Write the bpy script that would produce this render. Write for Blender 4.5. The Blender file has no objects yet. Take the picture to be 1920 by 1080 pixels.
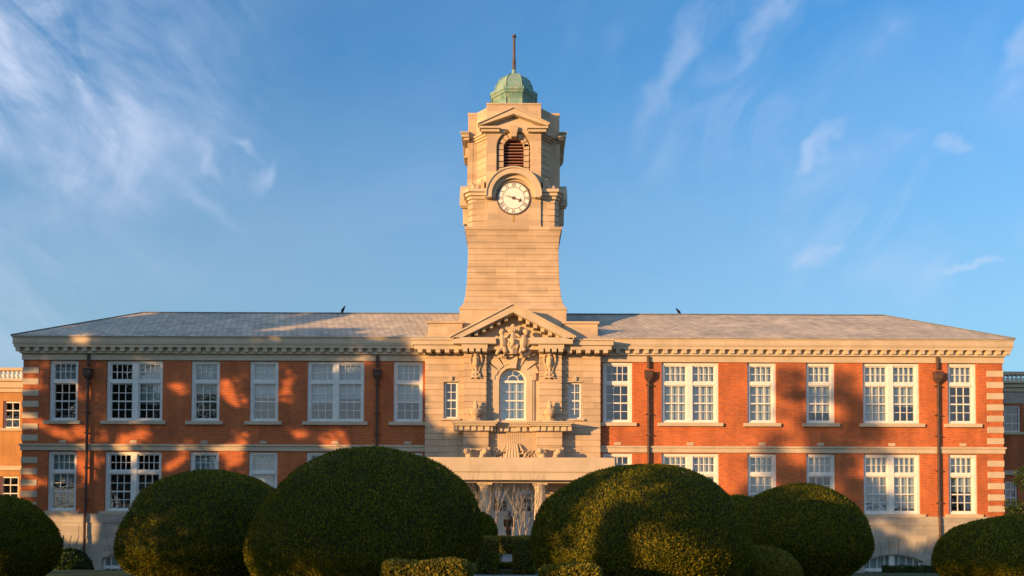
import bpy, bmesh, math, random
import numpy as np
from mathutils import Vector, Matrix

R = math.radians
sc = bpy.context.scene
COL = sc.collection

# ------------------------------------------------------------------ camera model
FPX = 1480.0            # focal length in pixels of a 1920 wide frame
YH = 955.0              # horizon row
TH = R(1.5)             # small upward pitch
ROLL = 0.0037
CY = YH - FPX * math.tan(TH)
EYE = 1.65
AX = 960.9              # building axis, pixel column

def ray(dx, dy):
    """camera ray for an offset (right, down) in derolled pixels from the principal point"""
    u = -dy / FPX
    return (dx / FPX, math.cos(TH) - u * math.sin(TH), math.sin(TH) + u * math.cos(TH))

def zf(y, Y):           # height of photo row y (at the axis) on the plane at distance Y
    d = ray(0, y - CY)
    return EYE + d[2] / d[1] * Y

def xf(off, Y, y=760):  # sideways metres of a pixel offset at row y, distance Y
    d = ray(off, y - CY)
    return d[0] / d[1] * Y

def U(px, py, Y):       # photo pixel -> world point at distance Y
    a, b = px - 960.0, py - CY
    dx = a * math.cos(ROLL) + b * math.sin(ROLL)
    dy = -a * math.sin(ROLL) + b * math.cos(ROLL)
    d = ray(dx, dy)
    return Vector((d[0] / d[1] * Y, Y, EYE + d[2] / d[1] * Y))

XC = xf(AX - 960.0, 42.3)

# ------------------------------------------------------------------ mesh builder
class MB:
    def __init__(s):
        s.v, s.f, s.m = [], [], []
    def add(s, vs, fs, mi=0):
        n = len(s.v)
        s.v += [tuple(p) for p in vs]
        s.f += [tuple(i + n for i in f) for f in fs]
        s.m += [mi] * len(fs)
    def box(s, x0, x1, y0, y1, z0, z1, mi=0):
        if x0 > x1: x0, x1 = x1, x0
        if y0 > y1: y0, y1 = y1, y0
        if z0 > z1: z0, z1 = z1, z0
        s.add([(x0,y0,z0),(x1,y0,z0),(x1,y1,z0),(x0,y1,z0),(x0,y0,z1),(x1,y0,z1),(x1,y1,z1),(x0,y1,z1)],
              [(0,3,2,1),(4,5,6,7),(0,1,5,4),(1,2,6,5),(2,3,7,6),(3,0,4,7)], mi)
    def prism_xz(s, poly, y0, y1, mi=0):     # polygon in x,z extruded along y
        n = len(poly)
        area = sum(poly[i][0]*poly[(i+1)%n][1]-poly[(i+1)%n][0]*poly[i][1] for i in range(n))
        if area < 0: poly = poly[::-1]
        vs = [(x,y0,z) for x,z in poly] + [(x,y1,z) for x,z in poly]
        fs = [tuple(range(n)), tuple(range(2*n-1, n-1, -1))]
        for i in range(n):
            j = (i+1) % n
            fs.append((j, i, n+i, n+j))
        s.add(vs, fs, mi)
    def prism_xy(s, poly, z0, z1, mi=0):     # polygon in x,y extruded upwards
        n = len(poly)
        area = sum(poly[i][0]*poly[(i+1)%n][1]-poly[(i+1)%n][0]*poly[i][1] for i in range(n))
        if area < 0: poly = poly[::-1]
        vs = [(x,y,z0) for x,y in poly] + [(x,y,z1) for x,y in poly]
        fs = [tuple(range(n-1,-1,-1)), tuple(range(n, 2*n))]
        for i in range(n):
            j = (i+1) % n
            fs.append((i, j, n+j, n+i))
        s.add(vs, fs, mi)
    def loft(s, rings, mi=0, caps=True):     # rings of equal point count
        n = len(rings[0]); vs = [p for r in rings for p in r]; fs = []
        for k in range(len(rings)-1):
            for i in range(n):
                j = (i+1) % n
                fs.append((k*n+i, k*n+j, (k+1)*n+j, (k+1)*n+i))
        if caps:
            fs.append(tuple(range(n-1,-1,-1))); fs.append(tuple(range((len(rings)-1)*n, len(rings)*n)))
        s.add(vs, fs, mi)
    def lathe(s, prof, cx, cy, n=16, mi=0, rot=0.0):
        s.loft([[(cx+r*math.cos(rot+2*math.pi*i/n), cy+r*math.sin(rot+2*math.pi*i/n), z) for i in range(n)] for r, z in prof], mi)
    def tube(s, pts, rad, n=6, mi=0):
        rings = []
        for k, p in enumerate(pts):
            p = Vector(p)
            d = Vector(pts[min(k+1, len(pts)-1)]) - Vector(pts[max(k-1, 0)])
            d = d.normalized() if d.length > 1e-9 else Vector((0,0,1))
            a = d.orthogonal().normalized() if abs(d.z) > .9 else d.cross(Vector((0,0,1))).normalized()
            b = d.cross(a)
            r = rad[k] if isinstance(rad, (list, tuple)) else rad
            rings.append([p + (a*math.cos(2*math.pi*i/n) + b*math.sin(2*math.pi*i/n))*r for i in range(n)])
        s.loft(rings, mi)
    def ball(s, c, r, nu=10, nv=7, mi=0):
        rx, ry, rz = r if isinstance(r, (list, tuple)) else (r, r, r)
        rings = []
        for k in range(1, nv):
            t = math.pi*k/nv
            rings.append([(c[0]+rx*math.sin(t)*math.cos(2*math.pi*i/nu), c[1]+ry*math.sin(t)*math.sin(2*math.pi*i/nu), c[2]-rz*math.cos(t)) for i in range(nu)])
        s.loft(rings, mi)
    def build(s, name, mat, parent=None, bevel=0.0, smooth=False, remesh=0.0):
        me = bpy.data.meshes.new(name)
        me.from_pydata(s.v, [], s.f)
        for m in (mat if isinstance(mat, (list, tuple)) else [mat]):
            me.materials.append(m)
        if any(s.m): me.polygons.foreach_set('material_index', s.m)
        if smooth: me.polygons.foreach_set('use_smooth', [True]*len(me.polygons))
        me.update()
        return link(name, me, parent, bevel, remesh)

def link(name, me, parent=None, bevel=0.0, remesh=0.0):
    o = bpy.data.objects.new(name, me)
    COL.objects.link(o)
    if parent is not None: 
        o.parent = parent
        o.matrix_parent_inverse = Matrix.Translation(-parent.location) if parent.type == 'EMPTY' else Matrix.Identity(4)
    if remesh:
        m = o.modifiers.new('remesh', 'REMESH'); m.mode = 'VOXEL'; m.voxel_size = remesh; m.use_smooth_shade = True
    if bevel:
        m = o.modifiers.new('bevel', 'BEVEL'); m.width = bevel; m.segments = 1; m.limit_method = 'ANGLE'; m.angle_limit = R(40)
    return o

def tag(o, label=None, cat=None, group=None, kind=None):
    for k, v in (('label', label), ('category', cat), ('group', group), ('kind', kind)):
        if v: o[k] = v
    return o

def empty(name, loc=(0,0,0), label=None, cat=None, group=None):
    o = bpy.data.objects.new(name, None); COL.objects.link(o); o.location = loc
    o.empty_display_size = .2
    return tag(o, label, cat, group)

def child_copy(o, dx=0, dy=0, dz=0, parent=None, deep=True):
    """copy of a part (mesh data shared) shifted by an offset, with its sub-parts"""
    c = o.copy(); COL.objects.link(c)
    if parent is not None: c.parent = parent
    c.location = o.location + Vector((dx, dy, dz))
    if deep:
        for ch in list(o.children):
            d = ch.copy(); COL.objects.link(d); d.parent = c
    return c

# ------------------------------------------------------------------ materials
def new_mat(name):
    m = bpy.data.materials.new(name); m.use_nodes = True
    nt = m.node_tree; b = nt.nodes['Principled BSDF']
    return m, nt, b

def N(nt, t, **kw):
    n = nt.nodes.new(t)
    for k, v in kw.items():
        if k in n.inputs.keys(): n.inputs[k].default_value = v
        else: setattr(n, k, v)
    return n

def ramp(nt, fac, stops):
    r = nt.nodes.new('ShaderNodeValToRGB')
    el = r.color_ramp.elements
    while len(el) < len(stops): el.new(.5)
    for e, (p, c) in zip(el, stops):
        e.position = p; e.color = (*c, 1) if len(c) == 3 else c
    nt.links.new(fac, r.inputs[0])
    return r.outputs[0]

def noise(nt, vec, scale, detail=4, rough=.55):
    n = N(nt, 'ShaderNodeTexNoise'); n.inputs['Scale'].default_value = scale
    n.inputs['Detail'].default_value = detail; n.inputs['Roughness'].default_value = rough
    nt.links.new(vec, n.inputs['Vector'])
    return n.outputs['Fac']

def mapped(nt, vec, scale=(1,1,1)):
    m = N(nt, 'ShaderNodeMapping'); m.inputs['Scale'].default_value = scale
    nt.links.new(vec, m.inputs['Vector'])
    return m.outputs[0]

def mixc(nt, a, b, fac, mode='MIX'):
    m = nt.nodes.new('ShaderNodeMix'); m.data_type = 'RGBA'; m.blend_type = mode
    for sock, v in ((m.inputs['Factor'], fac), (m.inputs['A'], a), (m.inputs['B'], b)):
        if hasattr(v, 'links'): nt.links.new(v, sock)
        elif isinstance(v, (int, float)): sock.default_value = v
        else: sock.default_value = (*v, 1)
    # colour sockets share names with float ones; address by index
    return m

def mix_rgb(nt, a, b, fac, mode='MIX'):
    m = nt.nodes.new('ShaderNodeMixRGB'); m.blend_type = mode
    for sock, v in ((m.inputs[0], fac), (m.inputs[1], a), (m.inputs[2], b)):
        if hasattr(v, 'links'): nt.links.new(v, sock)
        elif isinstance(v, (int, float)): sock.default_value = v
        else: sock.default_value = (*v, 1)
    return m.outputs[0]

def bump(nt, b, h, strength=.3, dist=.01):
    n = N(nt, 'ShaderNodeBump'); n.inputs['Strength'].default_value = strength; n.inputs['Distance'].default_value = dist
    nt.links.new(h, n.inputs['Height']); nt.links.new(n.outputs[0], b.inputs['Normal'])

def mat_noise(name, c0, c1, scale=2.0, rough=.85, stretch=(1,1,1), bs=.2, spec=.3, fine=30, metallic=0):
    m, nt, b = new_mat(name)
    g = N(nt, 'ShaderNodeNewGeometry').outputs['Position']
    v = mapped(nt, g, stretch)
    f = noise(nt, v, scale)
    c = ramp(nt, f, [(.3, c0), (.7, c1)])
    f2 = noise(nt, g, fine, 3)
    c = mix_rgb(nt, c, ramp(nt, f2, [(.3, (.78,.78,.78)), (.7, (1.08,1.08,1.08))]), .6, 'MULTIPLY')
    nt.links.new(c, b.inputs['Base Color'])
    b.inputs['Roughness'].default_value = rough; b.inputs['Specular IOR Level'].default_value = spec
    b.inputs['Metallic'].default_value = metallic
    if bs: bump(nt, b, f2, bs, .02)
    return m

def mat_stone(name, c0, c1, stain=(.25,.19,.13), block=True):
    m, nt, b = new_mat(name)
    g = N(nt, 'ShaderNodeNewGeometry').outputs['Position']
    f = noise(nt, g, .9, 5)
    c = ramp(nt, f, [(.28, c0), (.72, c1)])
    # individual ashlar blocks of slightly different tone
    if block:
        sx = N(nt, 'ShaderNodeSeparateXYZ'); nt.links.new(g, sx.inputs[0])
        ad = N(nt, 'ShaderNodeMath', operation='ADD'); nt.links.new(sx.outputs[0], ad.inputs[0]); nt.links.new(sx.outputs[1], ad.inputs[1])
        cb = N(nt, 'ShaderNodeCombineXYZ'); nt.links.new(ad.outputs[0], cb.inputs[0]); nt.links.new(sx.outputs[2], cb.inputs[1])
        br = N(nt, 'ShaderNodeTexBrick'); nt.links.new(cb.outputs[0], br.inputs['Vector'])
        br.inputs['Scale'].default_value = 1; br.inputs['Brick Width'].default_value = 1.1; br.inputs['Row Height'].default_value = .335
        br.inputs['Mortar Size'].default_value = .004; br.inputs['Bias'].default_value = 0
        br.inputs['Color1'].default_value = (.80,.79,.78,1); br.inputs['Color2'].default_value = (1.12,1.09,1.06,1); br.inputs['Mortar'].default_value = (.72,.69,.66,1)
        c = mix_rgb(nt, c, br.outputs[0], .8, 'MULTIPLY')
    # vertical water stains
    st = noise(nt, mapped(nt, g, (2.2, 2.2, .22)), 1.6, 5, .6)
    c = mix_rgb(nt, c, stain, ramp(nt, st, [(.56, (0,0,0)), (.82, (.3,.3,.3))]))
    f2 = noise(nt, g, 26, 4)
    c = mix_rgb(nt, c, ramp(nt, f2, [(.3, (.84,.84,.84)), (.7, (1.06,1.06,1.06))]), .6, 'MULTIPLY')
    nt.links.new(c, b.inputs['Base Color'])
    b.inputs['Roughness'].default_value = .88; b.inputs['Specular IOR Level'].default_value = .25
    bump(nt, b, f2, .25, .015)
    return m

def mat_brick(name, c1, c2, mortar, w=.23, h=.075, ms=.012, bs=.35):
    m, nt, b = new_mat(name)
    g = N(nt, 'ShaderNodeNewGeometry').outputs['Position']
    sx = N(nt, 'ShaderNodeSeparateXYZ'); nt.links.new(g, sx.inputs[0])
    ad = N(nt, 'ShaderNodeMath', operation='ADD'); nt.links.new(sx.outputs[0], ad.inputs[0]); nt.links.new(sx.outputs[1], ad.inputs[1])
    cb = N(nt, 'ShaderNodeCombineXYZ'); nt.links.new(ad.outputs[0], cb.inputs[0]); nt.links.new(sx.outputs[2], cb.inputs[1])
    br = N(nt, 'ShaderNodeTexBrick'); nt.links.new(cb.outputs[0], br.inputs['Vector'])
    br.inputs['Scale'].default_value = 1; br.inputs['Brick Width'].default_value = w; br.inputs['Row Height'].default_value = h
    br.inputs['Mortar Size'].default_value = ms; br.inputs['Mortar Smooth'].default_value = .2
    br.inputs['Color1'].default_value = (*c1,1); br.inputs['Color2'].default_value = (*c2,1); br.inputs['Mortar'].default_value = (*mortar,1)
    f = noise(nt, g, .55, 5)
    c = mix_rgb(nt, br.outputs[0], ramp(nt, f, [(.3, (.74,.76,.8)), (.7, (1.12,1.08,1.02))]), .9, 'MULTIPLY')
    f3 = noise(nt, mapped(nt, g, (1.5,1.5,.25)), 1.3, 4)
    c = mix_rgb(nt, c, ramp(nt, f3, [(.35, (1.05,1.05,1.05)), (.75, (.68,.68,.7))]), .85, 'MULTIPLY')
    nt.links.new(c, b.inputs['Base Color'])
    b.inputs['Roughness'].default_value = .9; b.inputs['Specular IOR Level'].default_value = .2
    iv = N(nt, 'ShaderNodeMath', operation='SUBTRACT'); iv.inputs[0].default_value = 1; nt.links.new(br.outputs['Fac'], iv.inputs[1])
    bump(nt, b, iv.outputs[0], bs, .01)
    return m

def mat_leaf(name, cs, trans=.25, rough=.55, spec=.3):
    m, nt, b = new_mat(name)
    gi = N(nt, 'ShaderNodeNewGeometry')
    c = ramp(nt, gi.outputs['Random Per Island'], [(i/(len(cs)-1), k) for i, k in enumerate(cs)])
    f = noise(nt, gi.outputs['Position'], 1.7, 3)
    c = mix_rgb(nt, c, ramp(nt, f, [(.3, (.72,.8,.7)), (.7, (1.25,1.12,1.0))]), .8, 'MULTIPLY')
    nt.links.new(c, b.inputs['Base Color'])
    b.inputs['Roughness'].default_value = rough; b.inputs['Specular IOR Level'].default_value = spec
    t = N(nt, 'ShaderNodeBsdfTranslucent'); nt.links.new(c, t.inputs[0])
    mx = N(nt, 'ShaderNodeMixShader'); mx.inputs[0].default_value = trans
    nt.links.new(b.outputs[0], mx.inputs[1]); nt.links.new(t.outputs[0], mx.inputs[2])
    nt.links.new(mx.outputs[0], nt.nodes['Material Output'].inputs[0])
    return m

def mat_glass():
    m, nt, b = new_mat('window_glass')
    nt.nodes.remove(b)
    g = N(nt, 'ShaderNodeNewGeometry').outputs['Position']
    tr = N(nt, 'ShaderNodeBsdfTransparent'); tr.inputs[0].default_value = (.88,.92,.92,1)
    gl = N(nt, 'ShaderNodeBsdfGlossy'); gl.inputs['Roughness'].default_value = .03; gl.inputs['Color'].default_value = (1,.97,.93,1)
    bp = N(nt, 'ShaderNodeBump'); bp.inputs['Strength'].default_value = .5; bp.inputs['Distance'].default_value = .02
    nt.links.new(noise(nt, g, 2.2, 2), bp.inputs['Height']); nt.links.new(bp.outputs[0], gl.inputs['Normal'])
    fr = N(nt, 'ShaderNodeFresnel'); ior = N(nt, 'ShaderNodeMapRange'); ior.inputs[3].default_value = 2.1; ior.inputs[4].default_value = 1/2.1     # same reflectance from both sides
    nt.links.new(N(nt, 'ShaderNodeNewGeometry').outputs['Backfacing'], ior.inputs[0]); nt.links.new(ior.outputs[0], fr.inputs[0])
    mx = N(nt, 'ShaderNodeMixShader')
    nt.links.new(fr.outputs[0], mx.inputs[0]); nt.links.new(tr.outputs[0], mx.inputs[1]); nt.links.new(gl.outputs[0], mx.inputs[2])
    nt.links.new(mx.outputs[0], nt.nodes['Material Output'].inputs[0])
    return m

def mat_curtain():
    m, nt, b = new_mat('curtain_cloth')
    g = N(nt, 'ShaderNodeNewGeometry').outputs['Position']
    w = N(nt, 'ShaderNodeTexWave'); w.inputs['Scale'].default_value = 2.6; w.inputs['Distortion'].default_value = 1.5
    nt.links.new(mapped(nt, g, (1,.05,.06)), w.inputs['Vector'])
    c = ramp(nt, w.outputs['Fac'], [(.0, (.30,.345,.35)), (1, (.42,.47,.47))])
    nt.links.new(c, b.inputs['Base Color']); b.inputs['Roughness'].default_value = .9
    bump(nt, b, w.outputs['Fac'], .2, .03)
    return m

STONE = mat_stone('warm_sandstone', (.47,.355,.235), (.60,.465,.32))
STONE2 = mat_stone('ashlar_trim', (.48,.39,.27), (.61,.50,.36), block=False)
CARVED = mat_stone('carved_sandstone', (.44,.33,.20), (.60,.455,.30), block=False)
BASE_STONE = mat_stone('basement_ashlar', (.36,.32,.26), (.48,.43,.35), stain=(.2,.18,.15))
BRICK = mat_brick('red_brick', (.64,.138,.031), (.45,.094,.031), (.47,.23,.115), w=.24, h=.088, ms=.013)
BRICK2 = mat_brick('orange_render', (.58,.30,.11), (.52,.265,.10), (.44,.25,.11), w=1.2, h=.6, ms=.01, bs=.1)
WHITE = mat_noise('window_paint', (.70,.68,.62), (.82,.80,.74), 3, .5, bs=.05)
ROOF = mat_brick('grey_shingles', (.74,.64,.50), (.55,.48,.385), (.30,.265,.22), w=.34, h=.12, ms=.016, bs=.9)
GLASS = mat_glass()
CURTAIN = mat_curtain()
BLIND = mat_noise('roller_blind', (.30,.36,.365), (.43,.49,.49), 1.2, .9, (1,1,.3), bs=0)
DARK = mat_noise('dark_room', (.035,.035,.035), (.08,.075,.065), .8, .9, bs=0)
PIPE = mat_noise('rusty_pipe_paint', (.065,.04,.032), (.12,.066,.048), 3, .7, bs=.1)
def mat_copper():
    m, nt, b = new_mat('weathered_copper')
    g = N(nt, 'ShaderNodeNewGeometry').outputs['Position']
    c = ramp(nt, noise(nt, g, 2.2, 5), [(.3, (.12,.28,.25)), (.5, (.19,.34,.29)), (.72, (.31,.41,.33))])
    st = noise(nt, mapped(nt, g, (7, 7, .5)), 1.3, 5, .65)                      # dark runs down the sheets
    c = mix_rgb(nt, c, (.13,.15,.10), ramp(nt, st, [(.50, (0,0,0)), (.72, (.75,.75,.75))]))
    st2 = noise(nt, mapped(nt, g, (3, 3, .8)), 2.3, 4, .6)
    c = mix_rgb(nt, c, (.34,.27,.15), ramp(nt, st2, [(.56, (0,0,0)), (.74, (.6,.6,.6))]))
    nt.links.new(c, b.inputs['Base Color']); b.inputs['Roughness'].default_value = .7; b.inputs['Specular IOR Level'].default_value = .3
    bump(nt, b, st, .2, .02)
    return m
COPPER = mat_copper()
POLE = mat_noise('painted_pole', (.085,.068,.07), (.14,.11,.105), 3, .5, bs=0)
LOUVRE = mat_noise('maroon_slats', (.22,.10,.075), (.31,.145,.105), 3, .7, bs=.1)
DIAL = mat_noise('dial_white', (.80,.78,.72), (.86,.84,.78), 3, .5, bs=0)
INK = mat_noise('dial_black', (.05,.045,.04), (.08,.07,.06), 3, .5, bs=0)
RIM = mat_noise('dark_rim', (.10,.075,.06), (.15,.11,.09), 3, .6, bs=.1)
GILT = mat_noise('old_brass', (.36,.24,.05), (.48,.33,.08), 4, .5, bs=0)
BARK = mat_noise('bark', (.10,.075,.05), (.2,.155,.11), 6, .9, (1,1,.2), bs=.5)
TWIG = mat_noise('pale_twigs', (.23,.20,.165), (.36,.31,.255), 8, .9, (1,1,.3), bs=.2)
GRASS = mat_noise('lawn', (.025,.05,.012), (.06,.085,.02), 3, .95, bs=.8, fine=60)
PAVE = mat_noise('path_gravel', (.20,.19,.17), (.30,.28,.25), 5, .95, bs=.5, fine=90)
YEW = mat_leaf('yew_leaf', [(.036,.055,.005), (.11,.115,.008), (.27,.215,.015)], .2, spec=.1)
BOX = mat_leaf('box_leaf', [(.085,.085,.009), (.165,.145,.014), (.26,.20,.02)], .22, spec=.2)
LAUREL = mat_leaf('laurel_leaf', [(.02,.042,.010), (.035,.065,.015), (.055,.085,.02)], .2, .5, .25)
TREELEAF = mat_leaf('tree_leaf', [(.03,.05,.012), (.05,.075,.018), (.08,.10,.025)], .15)
CORE = mat_noise('dark_leaf_core', (.022,.026,.008), (.045,.05,.014), 4, .95, bs=.5)  # dark filler behind the leaves, inner shade put into its colour
STEP = mat_noise('step_stone', (.30,.25,.18), (.42,.36,.27), 2, .9)
DOORP = mat_noise('door_paint', (.60,.58,.52), (.70,.68,.62), 2, .5, bs=.05)

# ------------------------------------------------------------------ building planes
Y0 = 42.3               # brick wing fronts
YC = Y0 - .42           # stone centre bay front
YP = YC - .30           # giant piers of the bay
YB = Y0 + 9.4 - 2*.38   # rear wall
HALF = xf(919, Y0)      # corner
BAY = xf(164.5, YC)     # centre bay half width
OV = .38                # eaves overhang

bld = empty('school_building', (XC, Y0, 0),
            'long two storey red brick school with pale stone clock tower and grey hipped roof', 'building')
def X(off, Y=Y0, y=760): return XC + xf(off, Y, y)
Z = zf

z_eave = Z(633.3, Y0-OV)
z_f2 = Z(645.5, Y0-OV)
z_sof = Z(653.5, Y0-.34)
z_bed = Z(664, Y0-.12)
z_frz = Z(677.8, Y0-.06)
z_w2t, z_w2b = Z(678.6, Y0), Z(791.5, Y0)
z_st0, z_st1 = Z(835.5, Y0-.06), Z(847.5, Y0-.06)
z_w1t, z_w1b = Z(849, Y0), Z(961, Y0)
z_base = Z(966, Y0-.08)
GZ = -2.3               # ground level beside the wings

# window layout: half offsets in px on each wing
WIN = [(169,224,1), (279,386,2), (440,494,1), (550,604,1), (657,763,2), (816,870,1)]

def wall_with_holes(mb, x0, x1, z0, z1, y, holes, depth):
    """front sheet with rectangular holes and their reveals"""
    xs = sorted({x0, x1, *[h[0] for h in holes], *[h[1] for h in holes]})
    zs = sorted({z0, z1, *[h[2] for h in holes], *[h[3] for h in holes]})
    for i in range(len(xs)-1):
        for k in range(len(zs)-1):
            cx, cz = (xs[i]+xs[i+1])/2, (zs[k]+zs[k+1])/2
            if any(h[0] < cx < h[1] and h[2] < cz < h[3] for h in holes): continue
            mb.add([(xs[i],y,zs[k]),(xs[i+1],y,zs[k]),(xs[i+1],y,zs[k+1]),(xs[i],y,zs[k+1])], [(0,1,2,3)])
    for a, b, c, d in holes:
        q = y + depth
        mb.add([(a,y,c),(b,y,c),(b,y,d),(a,y,d),(a,q,c),(b,q,c),(b,q,d),(a,q,d)],
               [(0,4,5,1),(2,6,7,3),(1,5,6,2),(0,3,7,4)])

def banded(mb, x0, x1, y0, y1, z0, z1, course, gap=.035, inset=.03, ref=None, left=True, right=True):
    """rusticated masonry: courses standing proud of a recessed core"""
    li, ri = (inset if left else 0), (inset if right else 0)
    mb.box(x0+li, x1-ri, y0+inset, y1, z0+.002, z1-.002)
    ref = z0 if ref is None else ref
    k = math.floor((z0 - ref)/course)
    while ref + k*course < z1 - .01:
        a, b = max(z0, ref + k*course), min(z1, ref + (k+1)*course - gap)
        if b - a > .02:
            mb.box(x0, x1, y0, y0+inset+.2, a, b)
            if left: mb.box(x0, x0+inset+.05, y0+inset+.2, y1-.01, a, b)
            if right: mb.box(x1-inset-.05, x1, y0+inset+.2, y1-.01, a, b)
        k += 1

rng = random.Random(7)
wings = []
for side in (-1, 1):
    def S(a, b):  # ordered world x of two offsets
        p, q = XC + side*xf(a, Y0), XC + side*xf(b, Y0)
        return (min(p,q), max(p,q))
    wx0, wx1 = S(155, 919)
    holes = []
    for a, b, n in WIN:
        h = S(a, b)
        holes += [(h[0], h[1], z_w2b, z_w2t), (h[0], h[1], z_w1b, z_w1t)]
    mb = MB()
    wall_with_holes(mb, wx0, wx1, z_base, z_bed+.1, Y0, holes, .45)
    xo = XC + side*HALF                       # outer end wall
    mb.add([(xo,Y0,z_base),(xo,YB,z_base),(xo,YB,z_bed+.1),(xo,Y0,z_bed+.1)], [(0,1,2,3) if side > 0 else (3,2,1,0)])
    mb.add([(wx0,YB,z_base),(wx1,YB,z_base),(wx1,YB,z_bed+.1),(wx0,YB,z_bed+.1)], [(3,2,1,0)])
    mb.build('wall', BRICK, bld)
    # stone trim
    a, b = S(163.5, 919)
    e0, e1 = (.06 if side < 0 else 0), (.06 if side > 0 else 0)
    mb = MB(); mb.box(a-e0, b+e1, Y0-.07, YB+.06, z_st1, z_st0)
    mb.box(a-e0*1.8, b+e1*1.8, Y0-.13, YB+.1, z_st0-.10, z_st0+.004)
    mb.build('string_course', STONE2, bld, .012)
    mb = MB(); mb.box(a-e0, b+e1, Y0-.06, YB+.06, z_frz, z_bed); mb.build('frieze', STONE2, bld, .01)
    # cornice: stacked slabs
    o0, o1 = (OV if side < 0 else 0), (OV if side > 0 else 0)
    mb = MB()
    mb.box(a-o0, b+o1, Y0-OV, YB+OV, z_f2, z_eave)
    mb.box(a-o0*1.07, b+o1*1.07, Y0-OV*1.07, YB+OV*1.07, z_eave-.09, z_eave+.012)
    mb.box(a-o0*.90, b+o1*.90, Y0-OV*.90, YB+OV*.9, z_sof, z_f2-.002)
    mb.box(a-o0*1.0, b+o1*1.0, Y0-OV*1.0, YB+OV*.9, z_f2-.07, z_f2-.004)
    mb.box(a-o0*.18, b+o1*.18, Y0-.13, YB+.13, z_bed+.002, z_sof+.01)
    mb.box(a-o0*.28, b+o1*.28, Y0-.2, YB+.2, z_bed-.05, z_bed+.05)
    cor = mb.build('cornice', STONE2, bld, .012)
    # modillions
    mb = MB()
    zt, zb = z_sof+.005, Z(661.5, Y0-.3)
    mb.box(-.115, .115, Y0-.31, Y0-.1, zb, zt); mb.box(-.14, .14, Y0-.335, Y0-.1, zt-.05, zt+.004)
    m0 = mb.build('modillion', STONE2, cor, .01)
    n = 42
    x_in, x_out = XC + side*(BAY+.95), XC + side*(HALF+.14)
    for k in range(n):
        t = k/(n-1); x = x_in + (x_out-x_in)*t
        (m0 if k == 0 else child_copy(m0)).location.x = x
    # quoins
    for k in range(13):
        mb = MB()
        zc = Z(697.8, Y0) - k*(Z(697.8,Y0)-Z(718.8,Y0))
        h = .165
        if zc - h < z_base+.02: continue
        if abs(zc-(z_st0+z_st1)/2) < .3: continue
        ia, ib = S(919-30, 919)
        mb.box(ia-(.03 if side<0 else 0), ib+(.03 if side>0 else 0), Y0-.03, Y0+.9, zc-h, zc+h)
        mb.build('quoin', STONE2, bld, .012)
    # basement storey
    ba, bb = S(160, 919)
    bex0, bex1 = (.08 if side < 0 else 0), (.08 if side > 0 else 0)
    mb = MB()
    bh = []
    zat, zab = Z(1037, Y0-.08), GZ - .3
    for wa, wb, n_ in WIN:
        ext = 6 if n_ == 2 else 12
        h = S(wa-ext*.2, wb+ext*.2) if n_ == 2 else S(wa-ext, wb+ext)
        bh.append((h[0], h[1], zab+.1, zat))
    wall_with_holes(mb, ba-bex0, bb+bex1, GZ-1.2, z_base+.01, Y0-.08, bh, .42)
    mb.box(ba-bex0*1.5, bb+bex1*1.5, Y0-.13, Y0-.07, Z(983,Y0), z_base)      # plinth cap course
    xo2 = xo + side*.08
    mb.add([(xo2,Y0-.08,GZ-1.2),(xo2,YB,GZ-1.2),(xo2,YB,z_base),(xo2,Y0-.08,z_base)], [(0,1,2,3) if side > 0 else (3,2,1,0)])
    # ashlar joint courses standing 12 mm proud, leaving fine joints
    zc0, zc1 = Z(983.8,Y0-.1), Z(1005.6,Y0-.1)
    xk = ba
    k = 0
    while xk < bb-.1:
        xe = min(bb, xk + 1.45 + .3*math.sin(k*1.7))
        mb.box(xk+.008, xe-.008, Y0-.1, Y0-.07, zc1, zc0-.012)
        xk = xe; k += 1
    mb.build('basement_wall', BASE_STONE, bld, .006)
    for h in bh:                              # segmental arch: spandrels, voussoirs, window
        xc, hw = (h[0]+h[1])/2, (h[1]-h[0])/2
        rise = hw*.24; rad = (hw*hw+rise*rise)/(2*rise); zc = zat - rad
        def arc(x, r=rad): return zc + math.sqrt(max(0, r*r-(x-xc)**2))
        mb = MB(); nseg = 14
        pts = [h[0] + (h[1]-h[0])*i/nseg for i in range(nseg+1)]
        for i in range(nseg):
            mb.prism_xz([(pts[i], arc(pts[i])), (pts[i+1], arc(pts[i+1])), (pts[i+1], zat+.01), (pts[i], zat+.01)], Y0-.085, Y0+.3)
        ztop = Z(1006.8, Y0-.1)
        angs = [-.62,-.44,-.27,-.095,.095,.27,.44,.62]
        hwA = math.asin(min(.99, hw/rad))
        for i in range(7):
            t0, t1 = angs[i]*hwA/.62*.92, angs[i+1]*hwA/.62*.92
            lo = [(xc+rad*math.sin(t), zc+rad*math.cos(t)) for t in (t0, (t0+t1)/2, t1)]
            def up(t): 
                L = (ztop - zc)/math.cos(t); return (xc+L*math.sin(t), ztop)
            pr = .105 if i != 3 else .15
            g = .028
            mb.prism_xz([(lo[0][0]+g,lo[0][1]), (lo[1][0],lo[1][1]), (lo[2][0]-g,lo[2][1]), (up(t1)[0]-g, ztop), (up(t0)[0]+g, ztop)], Y0-pr, Y0-.07)
        mb.build('window_arch', BASE_STONE, bld, .006)
        fw = MB(); yy = Y0+.12
        def arcb(x): return min(zat, arc(x)) - .07
        for i in range(nseg):
            fw.prism_xz([(pts[i], arc(pts[i])), (pts[i+1], arc(pts[i+1])), (pts[i+1], arcb(pts[i+1])), (pts[i], arcb(pts[i]))], yy, yy+.12)
        fw.box(h[0], h[0]+.09, yy, yy+.12, zab+.1, arc(h[0]+.02)); fw.box(h[1]-.09, h[1], yy, yy+.12, zab+.1, arc(h[1]-.02))
        if hw > 1.1: fw.box(xc-.14, xc+.14, yy-.01, yy+.1, zab+.1, zat-.05)
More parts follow.
